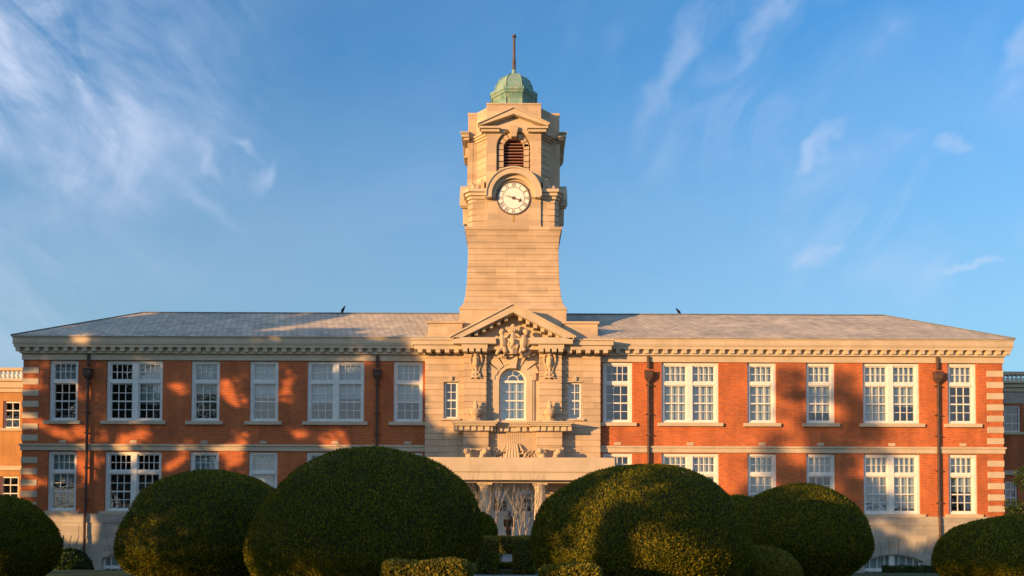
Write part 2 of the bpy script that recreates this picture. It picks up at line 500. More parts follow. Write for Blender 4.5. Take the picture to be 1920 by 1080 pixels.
        zt = Z(1066.5, Y0)
        fw.box(h[0], h[1], yy-.03, yy+.12, zt-.08, zt+.09)
        np_ = 8 if hw > 1.1 else 4
        for i in range(1, np_):
            x = h[0] + (h[1]-h[0])*i/np_
            if hw > 1.1 and i == 4: continue
            fw.box(x-.018, x+.018, yy+.02, yy+.08, zab+.1, arcb(x)+.02)
        for zz in (zt-.55, zt-1.1): fw.box(h[0], h[1], yy+.021, yy+.079, zz-.018, zz+.018)
        w = fw.build('basement_window', WHITE, bld)
        gm = MB(); gm.add([(h[0],yy+.06,zab+.1),(h[1],yy+.06,zab+.1),(h[1],yy+.06,zat),(h[0],yy+.06,zat)], [(0,1,2,3)])
        gm.build('pane', GLASS, w)
        cm = MB(); cm.add([(h[0],yy+.2,zab+.1),(h[1],yy+.2,zab+.1),(h[1],yy+.2,zat),(h[0],yy+.2,zat)], [(0,1,2,3)])
        cm.build('curtain', CURTAIN, w)
    # vent plates under the upper windows
    for wa, wb, n_ in WIN:
        c = XC + side*xf((wa+wb)/2, Y0)
        mb = MB(); zc = Z(831, Y0)
        mb.box(c-.18, c+.18, Y0-.02, Y0+.1, zc-.075, zc+.075)
        for i in range(5): mb.box(c-.15+i*.066, c-.117+i*.066, Y0-.028, Y0, zc-.055, zc+.055)
        mb.build('vent_plate', STONE2, bld)
    # downpipes
    for off in (253.5, 794.5):
        x = XC + side*xf(off, Y0)
        mb = MB(); zb_ = GZ
        mb.tube([(x,Y0-.14,Z(668,Y0)), (x,Y0-.14,Z(690,Y0))], .085, 8)
        mb.tube([(x,Y0-.16,Z(710,Y0)), (x,Y0-.16,z_base+.1), (x,Y0-.24,z_base-.1), (x,Y0-.24,zb_)], .072, 8)
        for yy in (722, 776, 815, 880, 940): mb.box(x-.12, x+.12, Y0-.25, Y0-.03, Z(yy,Y0)-.03, Z(yy,Y0)+.03)
        p = mb.build('downpipe', PIPE, bld)
        hb = MB()
        zt_, zm_, zb2 = Z(696,Y0), Z(708,Y0), Z(714,Y0)
        def sq(h, zz, d): return [(x-h,Y0-.02-d,zz),(x+h,Y0-.02-d,zz),(x+h,Y0-.02,zz),(x-h,Y0-.02,zz)]
        hb.loft([sq(.20,zm_,.32), sq(.20,zt_,.32)]); hb.loft([sq(.08,zb2-.03,.22), sq(.19,zm_-.004,.30)])
        hb.box(x-.225,x+.225,Y0-.36,Y0-.01,zt_-.05,zt_+.03)
        hb.build('hopper', PIPE, p, .01)

# ------------------------------------------------------------------ sash windows
def sash_window(x0, x1, z0, z1, y, n, cover, seed):
    """a window part: painted frame with glazing bars; pane, blind and sill are its sub-parts"""
    r = random.Random(seed)
    fw = MB(); fy = y + .11
    bw = .155
    fw.box(x0, x0+bw, fy, fy+.2, z0, z1); fw.box(x1-bw, x1, fy, fy+.2, z0, z1)
    fw.box(x0+bw, x1-bw, fy, fy+.2, z1-bw*.95, z1); fw.box(x0+bw, x1-bw, fy, fy+.2, z0, z0+.1)
    lights = []
    if n == 1: lights = [(x0+bw, x1-bw)]
    else:
        xm = (x0+x1)/2
        fw.box(xm-.15, xm+.15, fy-.01, fy+.2, z0+.1, z1-bw*.95)
        lights = [(x0+bw, xm-.15), (xm+.15, x1-bw)]
    zt = z1 - (z1-z0)*.345
    for a, b in lights:
        fw.box(a, b, fy+.01, fy+.2, zt-.085, zt+.085)
        # top light 4 x 2
        sa, sb, sc_, sd = a+.06, b-.06, zt+.085+.05, z1-bw*.95-.05
        q = fy+.06
        fw.box(a, sa, q, q+.1, zt+.085, z1-bw*.95); fw.box(sb, b, q, q+.1, zt+.085, z1-bw*.95)
        fw.box(sa, sb, q, q+.1, zt+.085, sc_); fw.box(sa, sb, q, q+.1, sd, z1-bw*.95)
        for i in range(1, 4): fw.box(sa+(sb-sa)*i/4-.017, sa+(sb-sa)*i/4+.017, q+.02, q+.07, sc_, sd)
        fw.box(sa, sb, q+.022, q+.068, (sc_+sd)/2-.017, (sc_+sd)/2+.017)
        # sashes 3 x 4
        za, zb = z0+.1, zt-.085
        q2 = fy+.08
        fw.box(a, sa, q2, q2+.1, za, zb); fw.box(sb, b, q2, q2+.1, za, zb)
        fw.box(sa, sb, q2, q2+.1, za, za+.07); fw.box(sa, sb, q2, q2+.1, zb-.05, zb)
        zm = (za+zb)/2
        fw.box(sa, sb, q2-.01, q2+.1, zm-.035, zm+.035)
        for i in range(1, 3): fw.box(sa+(sb-sa)*i/3-.017, sa+(sb-sa)*i/3+.017, q2+.02, q2+.07, za+.07, zb-.05)
        for zz in ((za+.07+zm)/2, (zb-.05+zm)/2): fw.box(sa, sb, q2+.022, q2+.068, zz-.017, zz+.017)
    w = fw.build('window', WHITE, bld)
    gm = MB()
    for a, b in lights:
        for p, q, yy in ((z0+.1, zt-.085, fy+.13), (zt+.085, z1-bw*.95, fy+.11)):
            gm.add([(a,yy,p),(b,yy,p),(b,yy,q),(a,yy,q)], [(0,1,2,3)])
    gm.build('pane', GLASS, w)
    for (a, b), (kind, frac) in zip(lights, cover):
        if kind == 'n': continue
        m = MB(); yb = fy+.26 + r.random()*.05
        zlo = z1 - (z1-z0)*frac
        m.add([(a-.1,yb,zlo),(b+.1,yb,zlo),(b+.1,yb,z1),(a-.1,yb,z1)], [(0,1,2,3)])
        if kind == 'b': m.box(a-.1, b+.1, yb-.015, yb+.015, zlo-.03, zlo)
        m.build('blind' if kind == 'b' else 'curtain', BLIND if kind == 'b' else CURTAIN, w)
    return w

COV = {  # per side and floor, inside-out
 (-1,2): [[('b',.66)], [('c',.7),('b',.6)], [('c',.6)], [('b',.5)], [('n',0),('b',.7)], [('c',.35)]],
 (1,2):  [[('n',0)], [('b',1),('c',1)], [('b',1)], [('c',.8)], [('c',1),('b',.7)], [('c',.35)]],
 (-1,1): [[('n',0)], [('c',1),('b',.5)], [('c',.6)], [('b',.4)], [('n',0),('n',0)], [('c',.5)]],
 (1,1):  [[('n',0)], [('b',.34),('b',.4)], [('b',1)], [('b',.3)], [('c',1),('b',.9)], [('b',.62)]],
}
for side in (-1, 1):
    for i, (a, b, n) in enumerate(WIN):
        xs = sorted((XC + side*xf(a, Y0), XC + side*xf(b, Y0)))
        for fl, z0, z1 in ((2, z_w2b, z_w2t), (1, z_w1b, z_w1t)):
            cov = COV[(side, fl)][i]
            w = sash_window(xs[0], xs[1], z0, z1, Y0, n, cov, i*10+fl+side)
            s = MB(); s.box(xs[0]-.22, xs[1]+.22, Y0-.15, Y0+.12, z0-.2, z0-.015)
            s.box(xs[0]+.002, xs[1]-.002, Y0-.1, Y0+.2, z0-.03, z0+.004)
            s.build('sill', STONE2, w, .012)

# dark rooms behind the glass
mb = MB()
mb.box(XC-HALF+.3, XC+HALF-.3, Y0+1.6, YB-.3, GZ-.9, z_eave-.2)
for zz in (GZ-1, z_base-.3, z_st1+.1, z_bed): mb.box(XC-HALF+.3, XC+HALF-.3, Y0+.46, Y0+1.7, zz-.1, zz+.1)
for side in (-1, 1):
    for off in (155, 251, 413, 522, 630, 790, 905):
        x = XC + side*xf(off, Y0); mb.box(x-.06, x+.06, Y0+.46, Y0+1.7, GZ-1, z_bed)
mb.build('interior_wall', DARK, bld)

# ------------------------------------------------------------------ roof
ye0, ye1 = Y0-OV-.06, YB+OV+.06
xe = HALF+OV+.05
yr = Y0-OV + 4.70
zr = Z(589.2, yr)
xr = xf(695.5, yr, 590)
mb = MB()
ybk = 2*yr-ye0
t = z_eave+.02
mb.add([(XC-xe,ye0,t),(XC+xe,ye0,t),(XC+xe,ybk,t),(XC-xe,ybk,t),(XC-xr,yr,zr),(XC+xr,yr,zr),
        (XC-xe,ye0,t-.05),(XC+xe,ye0,t-.05),(XC+xe,ybk,t-.05),(XC-xe,ybk,t-.05)],
       [(0,1,5,4),(1,2,5),(2,3,4,5),(3,0,4),(6,7,1,0),(7,8,2,1),(8,9,3,2),(9,6,0,3),(9,8,7,6)])
roof = mb.build('roof', ROOF, bld)
mb = MB()
mb.tube([(XC-xr,yr,zr+.01),(XC+xr,yr,zr+.01)], .06, 6)
for s in (-1,1): mb.tube([(XC+s*xr,yr,zr+.01),(XC+s*xe,ye0,t+.02)], .05, 6)
mb.build('ridge_cap', mat_noise('ridge_metal', (.12,.13,.13), (.2,.2,.2), 3, .6), roof)
# ------------------------------------------------------------------ light levels
SUN_STR, SUN_COL = 5.0, (1.0, .56, .215)
SKY_STR, SKY_AIR, SKY_DUST, SKY_OZ, SKY_SAT, SKY_TINT = .15, 1.0, 2.0, 3.0, 1.08, (1.02,1.44,1.56)
CLOUD = (2.6, 3.0, 3.9)
HAZE = (1.55, 2.0, 2.2)
EXPO = .7
# ------------------------------------------------------------------ centre bay
crs = Z(700, YC) - Z(711.7, YC)
z_ct, z_cm, z_cb = Z(634.5, YC-.65), Z(646.5, YC-.65), Z(655.5, YC-.5)
z_arch = Z(660.5, YC)
z_led0, z_led1 = Z(789.5, YC-1.0), Z(797.5, YC-1.0)
z_pf = .12                                      # porch floor
z_slabt, z_slabb, z_slabm = Z(857.5, 39.1), Z(900, 39.1), Z(885.5, 39.1)
xb = lambda off, Y=YC, y=740: XC + xf(off, Y, y)

mb = MB()
for s in (-1, 1):
    def SS(a, b, Y=YC):
        p, q = XC+s*xf(a, Y, 740), XC+s*xf(b, Y, 740); return min(p,q), max(p,q)
    zw0, zw1 = Z(785, YC), Z(716.5, YC)
    # outer strip of the wall with the narrow window
    a, b = SS(129.5, 164.5); banded(mb, a, b, YC, YC+1.0, z_pf, z_arch, crs, ref=0, left=(s<0), right=(s>0))
    a, b = SS(49, 103); banded(mb, a, b, YC, YC+1.0, z_pf, z_arch, crs, ref=0, left=False, right=False)
    a, b = SS(103, 129.5)
    banded(mb, a, b, YC, YC+1.0, zw1, z_arch, crs, ref=0, left=False, right=False)
    banded(mb, a, b, YC, YC+1.0, z_pf, zw0, crs, ref=0, left=False, right=False)
    # giant piers: upper order
    a, b = SS(49.5, 92, YP); banded(mb, a, b, YP, YC+.5, z_led0-.02, z_arch+.05, crs, ref=0, inset=.04)
    # pedestals below the ledge
    a, b = SS(45, 93, YP-.28); banded(mb, a, b, YP-.28, YC+.5, Z(838,YP-.28), z_led1, crs*1.25, ref=0, inset=.05)
    a, b = SS(42, 96, YP-.28); mb.box(a, b, YP-.24, YC+.5, z_slabt-.4, Z(838,YP-.28))
mb.box(XC-BAY+.05, XC+BAY-.05, YC+.9, YB, GZ-1, z_arch-.01)
mb.box(XC-BAY+.03, XC-xf(60,YC), YC+.05, YC+1.2, GZ-1, z_pf); mb.box(XC+xf(60,YC), XC+BAY-.03, YC+.05, YC+1.2, GZ-1, z_pf)
mb.build('bay_wall', STONE, bld, .01)

# central recess with the arched window
def arch_panel(mb, x0, x1, z0, z1, xc, hw, zs, zb, y0, y1, hw1=None, n=16):
    """slab with an arched opening (hw at the face, hw1 at the back); zs springing, zb bottom of the opening"""
    hw1 = hw1 or hw
    def pts(h):
        return [(xc-h, zb)] + [(xc+h*math.cos(math.pi-math.pi*i/n), zs+h*math.sin(math.pi*i/n)) for i in range(n+1)] + [(xc+h, zb)]
    for y, h, fl in ((y0, hw, False), (y1, hw1, True)):
        p = pts(h); vs = []; fs = []
        quads = [[(x0,z0),(xc-h,z0),(xc-h,zs),(x0,zs)], [(xc+h,z0),(x1,z0),(x1,zs),(xc+h,zs)]]
        if zb > z0+1e-6: quads.append([(xc-h,z0),(xc+h,z0),(xc+h,zb),(xc-h,zb)])
        quads.append([(x0,zs),(xc-h,zs),(xc-h,z1),(x0,z1)]); quads.append([(xc+h,zs),(x1,zs),(x1,z1),(xc+h,z1)])
        ar = p[1:-1]
        for i in range(n): quads.append([ar[i], ar[i+1], (ar[i+1][0], z1), (ar[i][0], z1)])
        for q in quads:
            k = len(vs); vs += [(x,y,z) for x,z in q]; fs.append((k,k+1,k+2,k+3) if not fl else (k+3,k+2,k+1,k))
        mb.add(vs, fs)
    a, b = pts(hw), pts(hw1); m = len(a)
    vs = [(x,y0,z) for x,z in a] + [(x,y1,z) for x,z in b]
    mb.add(vs, [(i, i+1, m+i+1, m+i) for i in range(m-1)] + ([(m-1,0,m,2*m-1)] if zb > z0+1e-6 else []))
    mb.add([(x0,y0,z0),(x0,y1,z0),(x0,y1,z1),(x0,y0,z1)], [(3,2,1,0)]); mb.add([(x1,y0,z0),(x1,y1,z0),(x1,y1,z1),(x1,y0,z1)], [(0,1,2,3)])
    mb.add([(x0,y0,z1),(x1,y0,z1),(x1,y1,z1),(x0,y1,z1)], [(0,1,2,3)]); mb.add([(x0,y0,z0),(x1,y0,z0),(x1,y1,z0),(x0,y1,z0)], [(3,2,1,0)])

def ring(mb, xc, zc, r0, r1, y0, y1, a0=0, a1=math.pi, n=24):
    vs = []
    for i in range(n+1):
        t = a0+(a1-a0)*i/n; c, s_ = math.cos(t), math.sin(t)
        vs += [(xc+r0*c,y0,zc+r0*s_),(xc+r1*c,y0,zc+r1*s_),(xc+r1*c,y1,zc+r1*s_),(xc+r0*c,y1,zc+r0*s_)]
    fs = []
    for i in range(n):
        a, b = 4*i, 4*i+4
        for k in range(4): fs.append((a+k, b+k, b+(k+1)%4, a+(k+1)%4))
    fs += [(0,1,2,3), (4*n+3,4*n+2,4*n+1,4*n)]
    mb.add(vs, fs)

zsp, zwb = Z(715, YC), Z(786, YC)
hwa = xf(24.5, YC)
mb = MB()
arch_panel(mb, XC-xf(50,YC), XC+xf(50,YC), z_led0-.3, z_arch, XC, hwa+.0, zsp, zwb-.05, YC+.06, YC+.5)
# surround: jambs with ears, archivolt and radiating voussoirs
hs = xf(37, YC)
for s in (-1, 1):
    mb.box(XC+s*(hwa+.03), XC+s*hs, YC-.06, YC+.2, z_led0-.02, Z(712,YC))
    mb.box(XC+s*(hs+.004), XC+s*(hs+.1), YC-.02, YC+.2, z_led0-.02, Z(712,YC)-.02)
    mb.box(XC+s*(hs-.1), XC+s*(hs+.18), YC-.09, YC+.2, Z(713,YC), Z(690,YC))
ring(mb, XC, zsp, hwa+.03, hs+.02, YC-.05, YC+.2)
for k, (t0, t1) in enumerate([(18,36),(39,58),(61,78)]):
    for s in (-1, 1):
        p = []
        for tt, rr in ((t0, hs-.12), (t1, hs-.12), (t1, hs+.42+.14*k), (t0, hs+.42+.14*k)):
            p.append((XC+s*rr*math.cos(R(tt)), zsp+rr*math.sin(R(tt))))
        mb.prism_xz(p, YC-.10, YC+.2)
mb.prism_xz([(XC-.17, zsp+hwa-.04), (XC+.17, zsp+hwa-.04), (XC+.33, Z(660,YC)), (XC-.33, Z(660,YC))], YC-.26, YC+.2)
for s in (-1, 1):                              # moulded shelf either side of the keystone
    mb.box(XC+s*.36, XC+s*xf(38,YC), YC-.2, YC+.2, Z(668,YC), Z(664.5,YC)); mb.box(XC+s*.36, XC+s*xf(36,YC), YC-.14, YC+.2, Z(672,YC), Z(668,YC)-.003)
mb.build('arch_surround', STONE2, bld, .012)

fw = MB(); y = YC+.2
ring(fw, XC, zsp, hwa-.09, hwa-.002, y, y+.14)
for s in (-1, 1): fw.box(XC+s*(hwa-.1), XC+s*(hwa-.002), y, y+.14, zwb-.05, zsp)
fw.box(XC-hwa+.1, XC+hwa-.1, y, y+.14, zwb-.05, zwb+.06); fw.box(XC-hwa+.1, XC+hwa-.1, y-.02, y+.14, zsp-.06, zsp+.07)
ring(fw, XC, zsp+.07, .26, .30, y+.03, y+.09)
for t in (45, 90, 135): 
    c, s_ = math.cos(R(t)), math.sin(R(t))
    fw.tube([(XC+.3*c,y+.06,zsp+.07+.3*s_),(XC+(hwa-.09)*c,y+.06,zsp+(hwa-.09)*s_)], .02, 4)
for i in (1, 2): 
    x = XC-hwa+.1+(2*hwa-.2)*i/3; fw.box(x-.018, x+.018, y+.03, y+.09, zwb+.06, zsp-.06)
for i in (1, 2, 3):
    zz = zwb+.06+(zsp-.12-zwb)*i/4; h = .035 if i == 2 else .018
    fw.box(XC-hwa+.1, XC+hwa-.1, y+.031 - (.02 if i == 2 else 0), y+.089, zz-h, zz+h)
w = fw.build('arched_window', WHITE, bld)
gm = MB(); gm.prism_xz([(XC-hwa+.02, zwb), (XC+hwa-.02, zwb)] + [(XC+(hwa-.02)*math.cos(math.pi*i/14), zsp+(hwa-.02)*math.sin(math.pi*i/14)) for i in range(15)], y+.06, y+.066)
gm.build('pane', GLASS, w)
cm = MB(); cm.box(XC-hwa, XC+hwa, y+.2, y+.21, zwb, zsp); cm.build('blind', BLIND, w)

for s in (-1, 1):                              # narrow side windows
    a, b = sorted((XC+s*xf(103.5,YC,740), XC+s*xf(129,YC,740))); z0, z1 = Z(785,YC), Z(716.5,YC); y = YC+.14
    fw = MB()
    fw.box(a, a+.1, y, y+.15, z0, z1); fw.box(b-.1, b, y, y+.15, z0, z1); fw.box(a+.1, b-.1, y, y+.15, z0, z0+.1); fw.box(a+.1, b-.1, y, y+.15, z1-.08, z1)
    fw.box((a+b)/2-.018, (a+b)/2+.018, y+.03, y+.09, z0+.1, z1-.08)
    for i in (1,2,3):
        zz = z0+.1+(z1-z0-.18)*i/4; h = .04 if i == 2 else .018; fw.box(a+.1, b-.1, y+.02, y+.088, zz-h, zz+h)
    w = fw.build('narrow_window', WHITE, bld)
    gm = MB(); gm.add([(a,y+.08,z0),(b,y+.08,z0),(b,y+.08,z1),(a,y+.08,z1)], [(0,1,2,3)]); gm.build('pane', GLASS, w)
    cm = MB(); cm.box(a, b, y+.25, y+.26, z0 if s > 0 else z0, z1); cm.build('curtain', DARK if s < 0 else BLIND, w)
    sl = MB(); sl.box(a-.15, b+.15, YC-.12, YC+.14, z0-.1, z0-.002); sl.box((a+b)/2-.09+.02, (a+b)/2+.09, YC-.1, YC+.1, z1+.05, z1+.3)
    sl.box(a-.05, b+.05, YC-.05, YC+.1, z1+.002, z1+.06)
    sl.build('sill', STONE2, w, .01)

# main cornice of the bay, breaking forward over the piers
mb = MB(); px_ = .62
a, b = XC-BAY, XC+BAY
mb.box(a-px_, b+px_, YC-px_, YC+1.5, z_cm, z_ct); mb.box(a-px_*1.1, b+px_*1.1, YC-px_*1.1, YC+1.52, z_ct-.1, z_ct+.012)
mb.box(a-px_*.85, b+px_*.85, YC-px_*.85, YC+1.4, z_cb, z_cm-.002)
mb.box(a-.1, b+.1, YC-.1, YC+1.3, z_arch+.01, z_cb+.01); mb.box(a-.16, b+.16, YC-.16, YC+1.3, z_arch, z_arch+.06)
for s in (-1, 1):
    p, q = sorted((XC+s*xf(31,YP,650), XC+s*xf(96,YP,650)))
    mb.box(p-.0, q+.42, YP-px_, YC+.4, z_cm+.003, z_ct+.003) if s > 0 else mb.box(p-.42, q, YP-px_, YC+.4, z_cm+.003, z_ct+.003)
    p2, q2 = sorted((XC+s*xf(49,YP,650), XC+s*xf(93,YP,650)))
    mb.box(p2-.06, q2+.06, YP-px_*.85+.02, YC+.4, z_cb-.002, z_cm+.001)
    mb.box(p2-.05, q2+.05, YP-.1, YC+.4, z_arch+.003, z_cb+.002)
bc = mb.build('bay_cornice', STONE2, bld, .014)
mb = MB(); mb.box(-.12, .12, YC-.5, YC, z_cb-.17, z_cb+.004)
b0 = mb.build('bracket', STONE2, bc, .01)
first = True
for s in (-1, 1):
    for off, yy in [(105,0),(122,0),(139,0),(156,0),(172,0),(52,YP-YC),(64,YP-YC),(76,YP-YC),(88,YP-YC)]:
        o = b0 if first else child_copy(b0)
        first = False
        o.location = (XC+s*xf(off,YC,655), yy-.03, 0)

# pediment
zap, zai = Z(568, YP-px_), Z(585.5, YP-px_)
xl, zl = xf(115, YP-px_, 634), z_ct+.01
th = (zap-zai)
mb = MB()
y0, y1 = YP-px_, YC+.25
for s in (-1, 1):
    mb.prism_xz([(XC, zap), (XC+s*xl, zl+.03), (XC+s*(xl-.02), zl-.14), (XC+s*(xl-.5), zl-.04), (XC, zai)], y0, y1)
    mb.prism_xz([(XC, zap+.035), (XC+s*(xl+.1), zl+.06), (XC+s*(xl+.08), zl-.03), (XC, zap-.09)], y0-.07, y1)
    # rake brackets
    for i in range(6):
        t = .14+.145*i
        x = s*(xl-.5)*t; zz = zai+(zl-.04-zai)*t
        sl_ = (zl-.04-zai)/(xl-.5)
        mb.prism_xz([(XC+x-.1, zz+.02-s*0-(-.1*s*sl_)*-1*0), (XC+x+.1, zz+.02), (XC+x+.1, zz-.2), (XC+x-.1, zz-.2)], YP-.42, YC+.1)
mb.prism_xz([(XC, zai+.2), (XC-xl+.45, zl-.1), (XC+xl-.45, zl-.1)], YC-.12, YC+.2)
mb.build('pediment', STONE2, bld, .01)

# attic blocks either side of the tower
for s in (-1, 1):
    mb = MB()
    p, q = sorted((XC+s*xf(95,42,610), XC+s*xf(159,42,610)))
    zt = Z(607, 42.0)
    mb.box(p, q, 42.0, 44.5, z_ct-.3, zt); 
    mb.box(p-.08, q+.08, 41.92, 44.55, zt+.001, Z(602.5,42.0)); mb.box(p-.1, q+.1, 41.9, 44.5, z_ct-.3, Z(630,42.0))
    mb.build('attic_block', STONE, bld, .012)

# ledge with brackets, urns
zl0, zl1 = z_led1, z_led0
mb = MB()
def ledge(x0, x1, yf):
    mb.box(x0, x1, yf, YC+.3, zl1-.07, zl1); mb.box(x0+.06, x1-.06, yf+.06, YC+.29, zl1-.15, zl1-.068); mb.box(x0+.14, x1-.14, yf+.14, YC+.28, zl0-.02, zl1-.148)
    mb.box(x0+.3, x1-.3, yf+.34, YC+.27, Z(808,YC-.8), zl0-.018)
for s in (-1, 1):
    p, q = sorted((XC+s*xf(27,YC-1.1,793), XC+s*xf(115,YC-1.1,793))); ledge(p, q, YC-1.12)
ledge(XC-xf(40,YC,793), XC+xf(40,YC,793), YC-.72)
lg = mb.build('balcony_ledge', STONE2, bld, .012)
mb = MB(); mb.box(-.1, .1, YC-.85, YC-.3, Z(807.5,YC-.8), zl0-.015)
d0 = mb.build('bracket', STONE2, lg, .01); first = True
for s in (-1, 1):
    for off, dy in [(47,0),(59,0),(72,0),(84,0),(97,0),(107,0)] + ([(35,.38),(23,.38),(11,.38)]):
        o = d0 if first else child_copy(d0); first = False
        o.location = (XC+s*xf(off,YC-.8,800), dy, 0)
mb = MB(); mb.box(XC-.1, XC+.1, YC-.47, YC, Z(807.5,YC-.8), zl0-.015)

mb = MB()
prof = [(.32,0),(.32,.1),(.2,.13),(.12,.2),(.14,.26),(.30,.42),(.36,.52),(.33,.58),(.37,.61),(.37,.66),(.22,.72),(.12,.78),(.13,.86),(.17,.93),(.12,1.0),(.07,1.06),(.10,1.12),(.08,1.19),(.02,1.23)]
for s in (-1, 1):
    xx = XC+s*xf(69.5, YC-.65, 770)
    m2 = MB(); m2.lathe([(r*.95, zl1+z*.92) for r, z in prof], xx, YC-.62, 14)
    m2.box(xx-.4, xx+.4, YC-1.0, YC-.24, zl1, zl1+.06)
    for k in (-1, 1): m2.tube([(xx+k*.3,YC-.62,zl1+.36),(xx+k*.46,YC-.62,zl1+.44),(xx+k*.44,YC-.62,zl1+.56),(xx+k*.3,YC-.62,zl1+.55)], .04, 6)
    m2.build('urn', CARVED, bld, smooth=True)

# carved work: putti with crowned shield, cartouches, scrolls above the porch roof
def carve(name, fn, vs=.02):
    m = MB(); fn(m); return m.build(name, CARVED, bld, remesh=vs)
k_ = 1/35.0
def at(dx, y, d):           # dx px from the axis, row y, distance d in front of the bay plane
    Yq = YC-d; return Vector((XC+xf(dx,Yq,y), Yq, Z(y,Yq)))
def blob(m, dx, y, d, rx, rz, ry=None):
    p = at(dx, y, d); m.ball(p, (rx*k_, (ry or rx)*k_, rz*k_), 10, 7)
def limb(m, pts, rad):
    m.tube([at(*p) for p in pts], [r*k_ for r in rad], 8)
def group(m):
    # shield and crown
    limb(m, [(-1,664,.35),(-1,655,.4),(-1,645,.45),(-1,632,.45),(0,624,.42)], [12,12,11,10,8])
    blob(m, 0, 622, .45, 11, 4)
    for i in range(-3, 4): limb(m, [(i*3.4,622,.5),(i*4.1,615-abs(i)*.5,.52),(i*3.9,611+abs(i),.5)], [2.6,2.8,1.6])
    blob(m, 0, 612, .48, 4.5, 5)
    for i, dx in enumerate((-8,-4,4,8)): blob(m, dx, 646+3*(i%2), .72, 2.5, 5)
    blob(m, 0, 641, .8, 4, 7)
    # figures leaning on both sides
    for s in (-1, 1):
        blob(m, s*(21 if s<0 else 25), 623, .62, 5.4, 6.2); blob(m, s*(20 if s<0 else 23), 620.5, .6, 5.2, 4.4)
        limb(m, [(s*20,629,.6),(s*20,636,.62),(s*19,646,.6),(s*18,652,.55)], [4.2,7.5,7.4,6.4])
        limb(m, [(s*16,633,.66),(s*11,631,.75),(s*7,626,.7)], [3.2,2.6,2.2])
        limb(m, [(s*25,634,.6),(s*29,642,.62),(s*27,650,.6)], [3.2,2.7,2.2])
        limb(m, [(s*18,652,.6),(s*(21 if s>0 else 27),657,.7),(s*(22 if s>0 else 31),664,.55)], [5.2,4.2,2.8])
        limb(m, [(s*17,652,.6),(s*14,660,.72),(s*18,667,.6)], [5.2,4.0,2.6])
        blob(m, s*30, 640, .45, 5, 11, 4)
        limb(m, [(s*34,655,.3),(s*28,662,.4),(s*21,668,.45),(s*12,670,.4)], [3,4,4,3])
carve('figure_group', group)
for s in (-1, 1):
    c = s*69
    def cart(m):
        d = YC-YP
        blob(m, c, 662, d+.1, 5.5, 6.5); blob(m, c-1, 660, d+.2, 3.6, 4.6)
        limb(m, [(c,669,d+.0),(c,684,d+.03),(c,692,d+.0)], [6.4,7.2,4.6]); blob(m, c, 679, d+.17, 4.2, 8)
        for q in (-1, 1):
            limb(m, [(c+q*4,663,d+.06),(c+q*9,666,d+.08),(c+q*11,674,d+.06),(c+q*9,684,d+.04),(c+q*5.5,694,d+.04),(c+q*6.5,702,d+.04),(c+q*4,708,d+.06)], [1.8,2.4,2.2,1.9,1.6,2.0,1.7])
            blob(m, c+q*7, 703, d+.05, 2.6, 3.2); blob(m, c+q*10, 668, d+.08, 2.3, 2.8)
            blob(m, c+q*4, 699, d+.08, 2.6, 3.6)
        limb(m, [(c-11,709,d+.04),(c-4,706,d+.1),(c,708,d+.1),(c+4,706,d+.1),(c+11,709,d+.04)], [1.6,2.2,2.8,2.2,1.6])
        limb(m, [(c,692,d+.06),(c,701,d+.1),(c,707,d+.08)], [3,2.6,2])
    carve('cartouche', cart)
    m = MB()                                   # sunk panel frame round the cartouche
    a, b = sorted((XC+s*xf(54,YP,690), XC+s*xf(87,YP,690)))
    def consoles(m):
        d = YC-YP+.5
        for q in (-1, 1):
            cc = c+q*14
            limb(m, [(cc,858,d),(cc,850,d+.1),(cc+q*2,844,d+.14)], [6,6.5,5]); blob(m, cc+q*4, 846, d+.22, 5.5, 5.5); blob(m, cc-q*2, 856, d+.2, 6, 4)
            for i in range(3): blob(m, cc-5+i*5, 843, d+.24, 1.8, 2.2)
        limb(m, [(c-20,841,d),(c-8,843,d+.06),(c+8,843,d+.06),(c+20,841,d)], [2.2,2,2,2.2])
    carve('scroll_console', consoles)
def foliage_carving(m):
    for i in range(5):
        dx = -10+i*5; limb(m, [(dx*.8,832,.36),(dx,846,.46),(dx*1.15,858,.5)], [2.2,2.4,2.6])
    rr = random.Random(3)
    for s in (-1, 1):
        for i in range(34):
            dx, y = s*rr.uniform(14, 44), rr.uniform(841, 858)
            if y < 838+abs(dx)*.28: continue
            blob(m, dx, y, .40+rr.uniform(0,.14), rr.uniform(1.2,2.4), rr.uniform(1.3,3.0))
        limb(m, [(s*13,834,.34),(s*17,842,.40),(s*24,850,.42),(s*33,852,.4),(s*38,846,.4),(s*34,842,.42),(s*30,846,.44)], [1.6,2,1.9,1.7,1.5,1.3,1.1])
    limb(m, [(-44,860,.38),(0,861,.42),(44,860,.38)], [3,3,3])
carve('foliage_carving', foliage_carving)
mb = MB()                                       # fluted panel between the pedestals
mb.box(XC-xf(46,YC), XC+xf(46,YC), YC-.22, YC+.3, z_slabt-.4, zl0-.1)
for i in range(22):
    x = XC-xf(41,YC)+xf(82,YC)*i/21
    mb.box(x-.035, x+.035, YC-.235, YC-.2, Z(833,YC-.25), Z(811,YC-.25))
mb.build('fluted_panel', STONE, bld, .006)

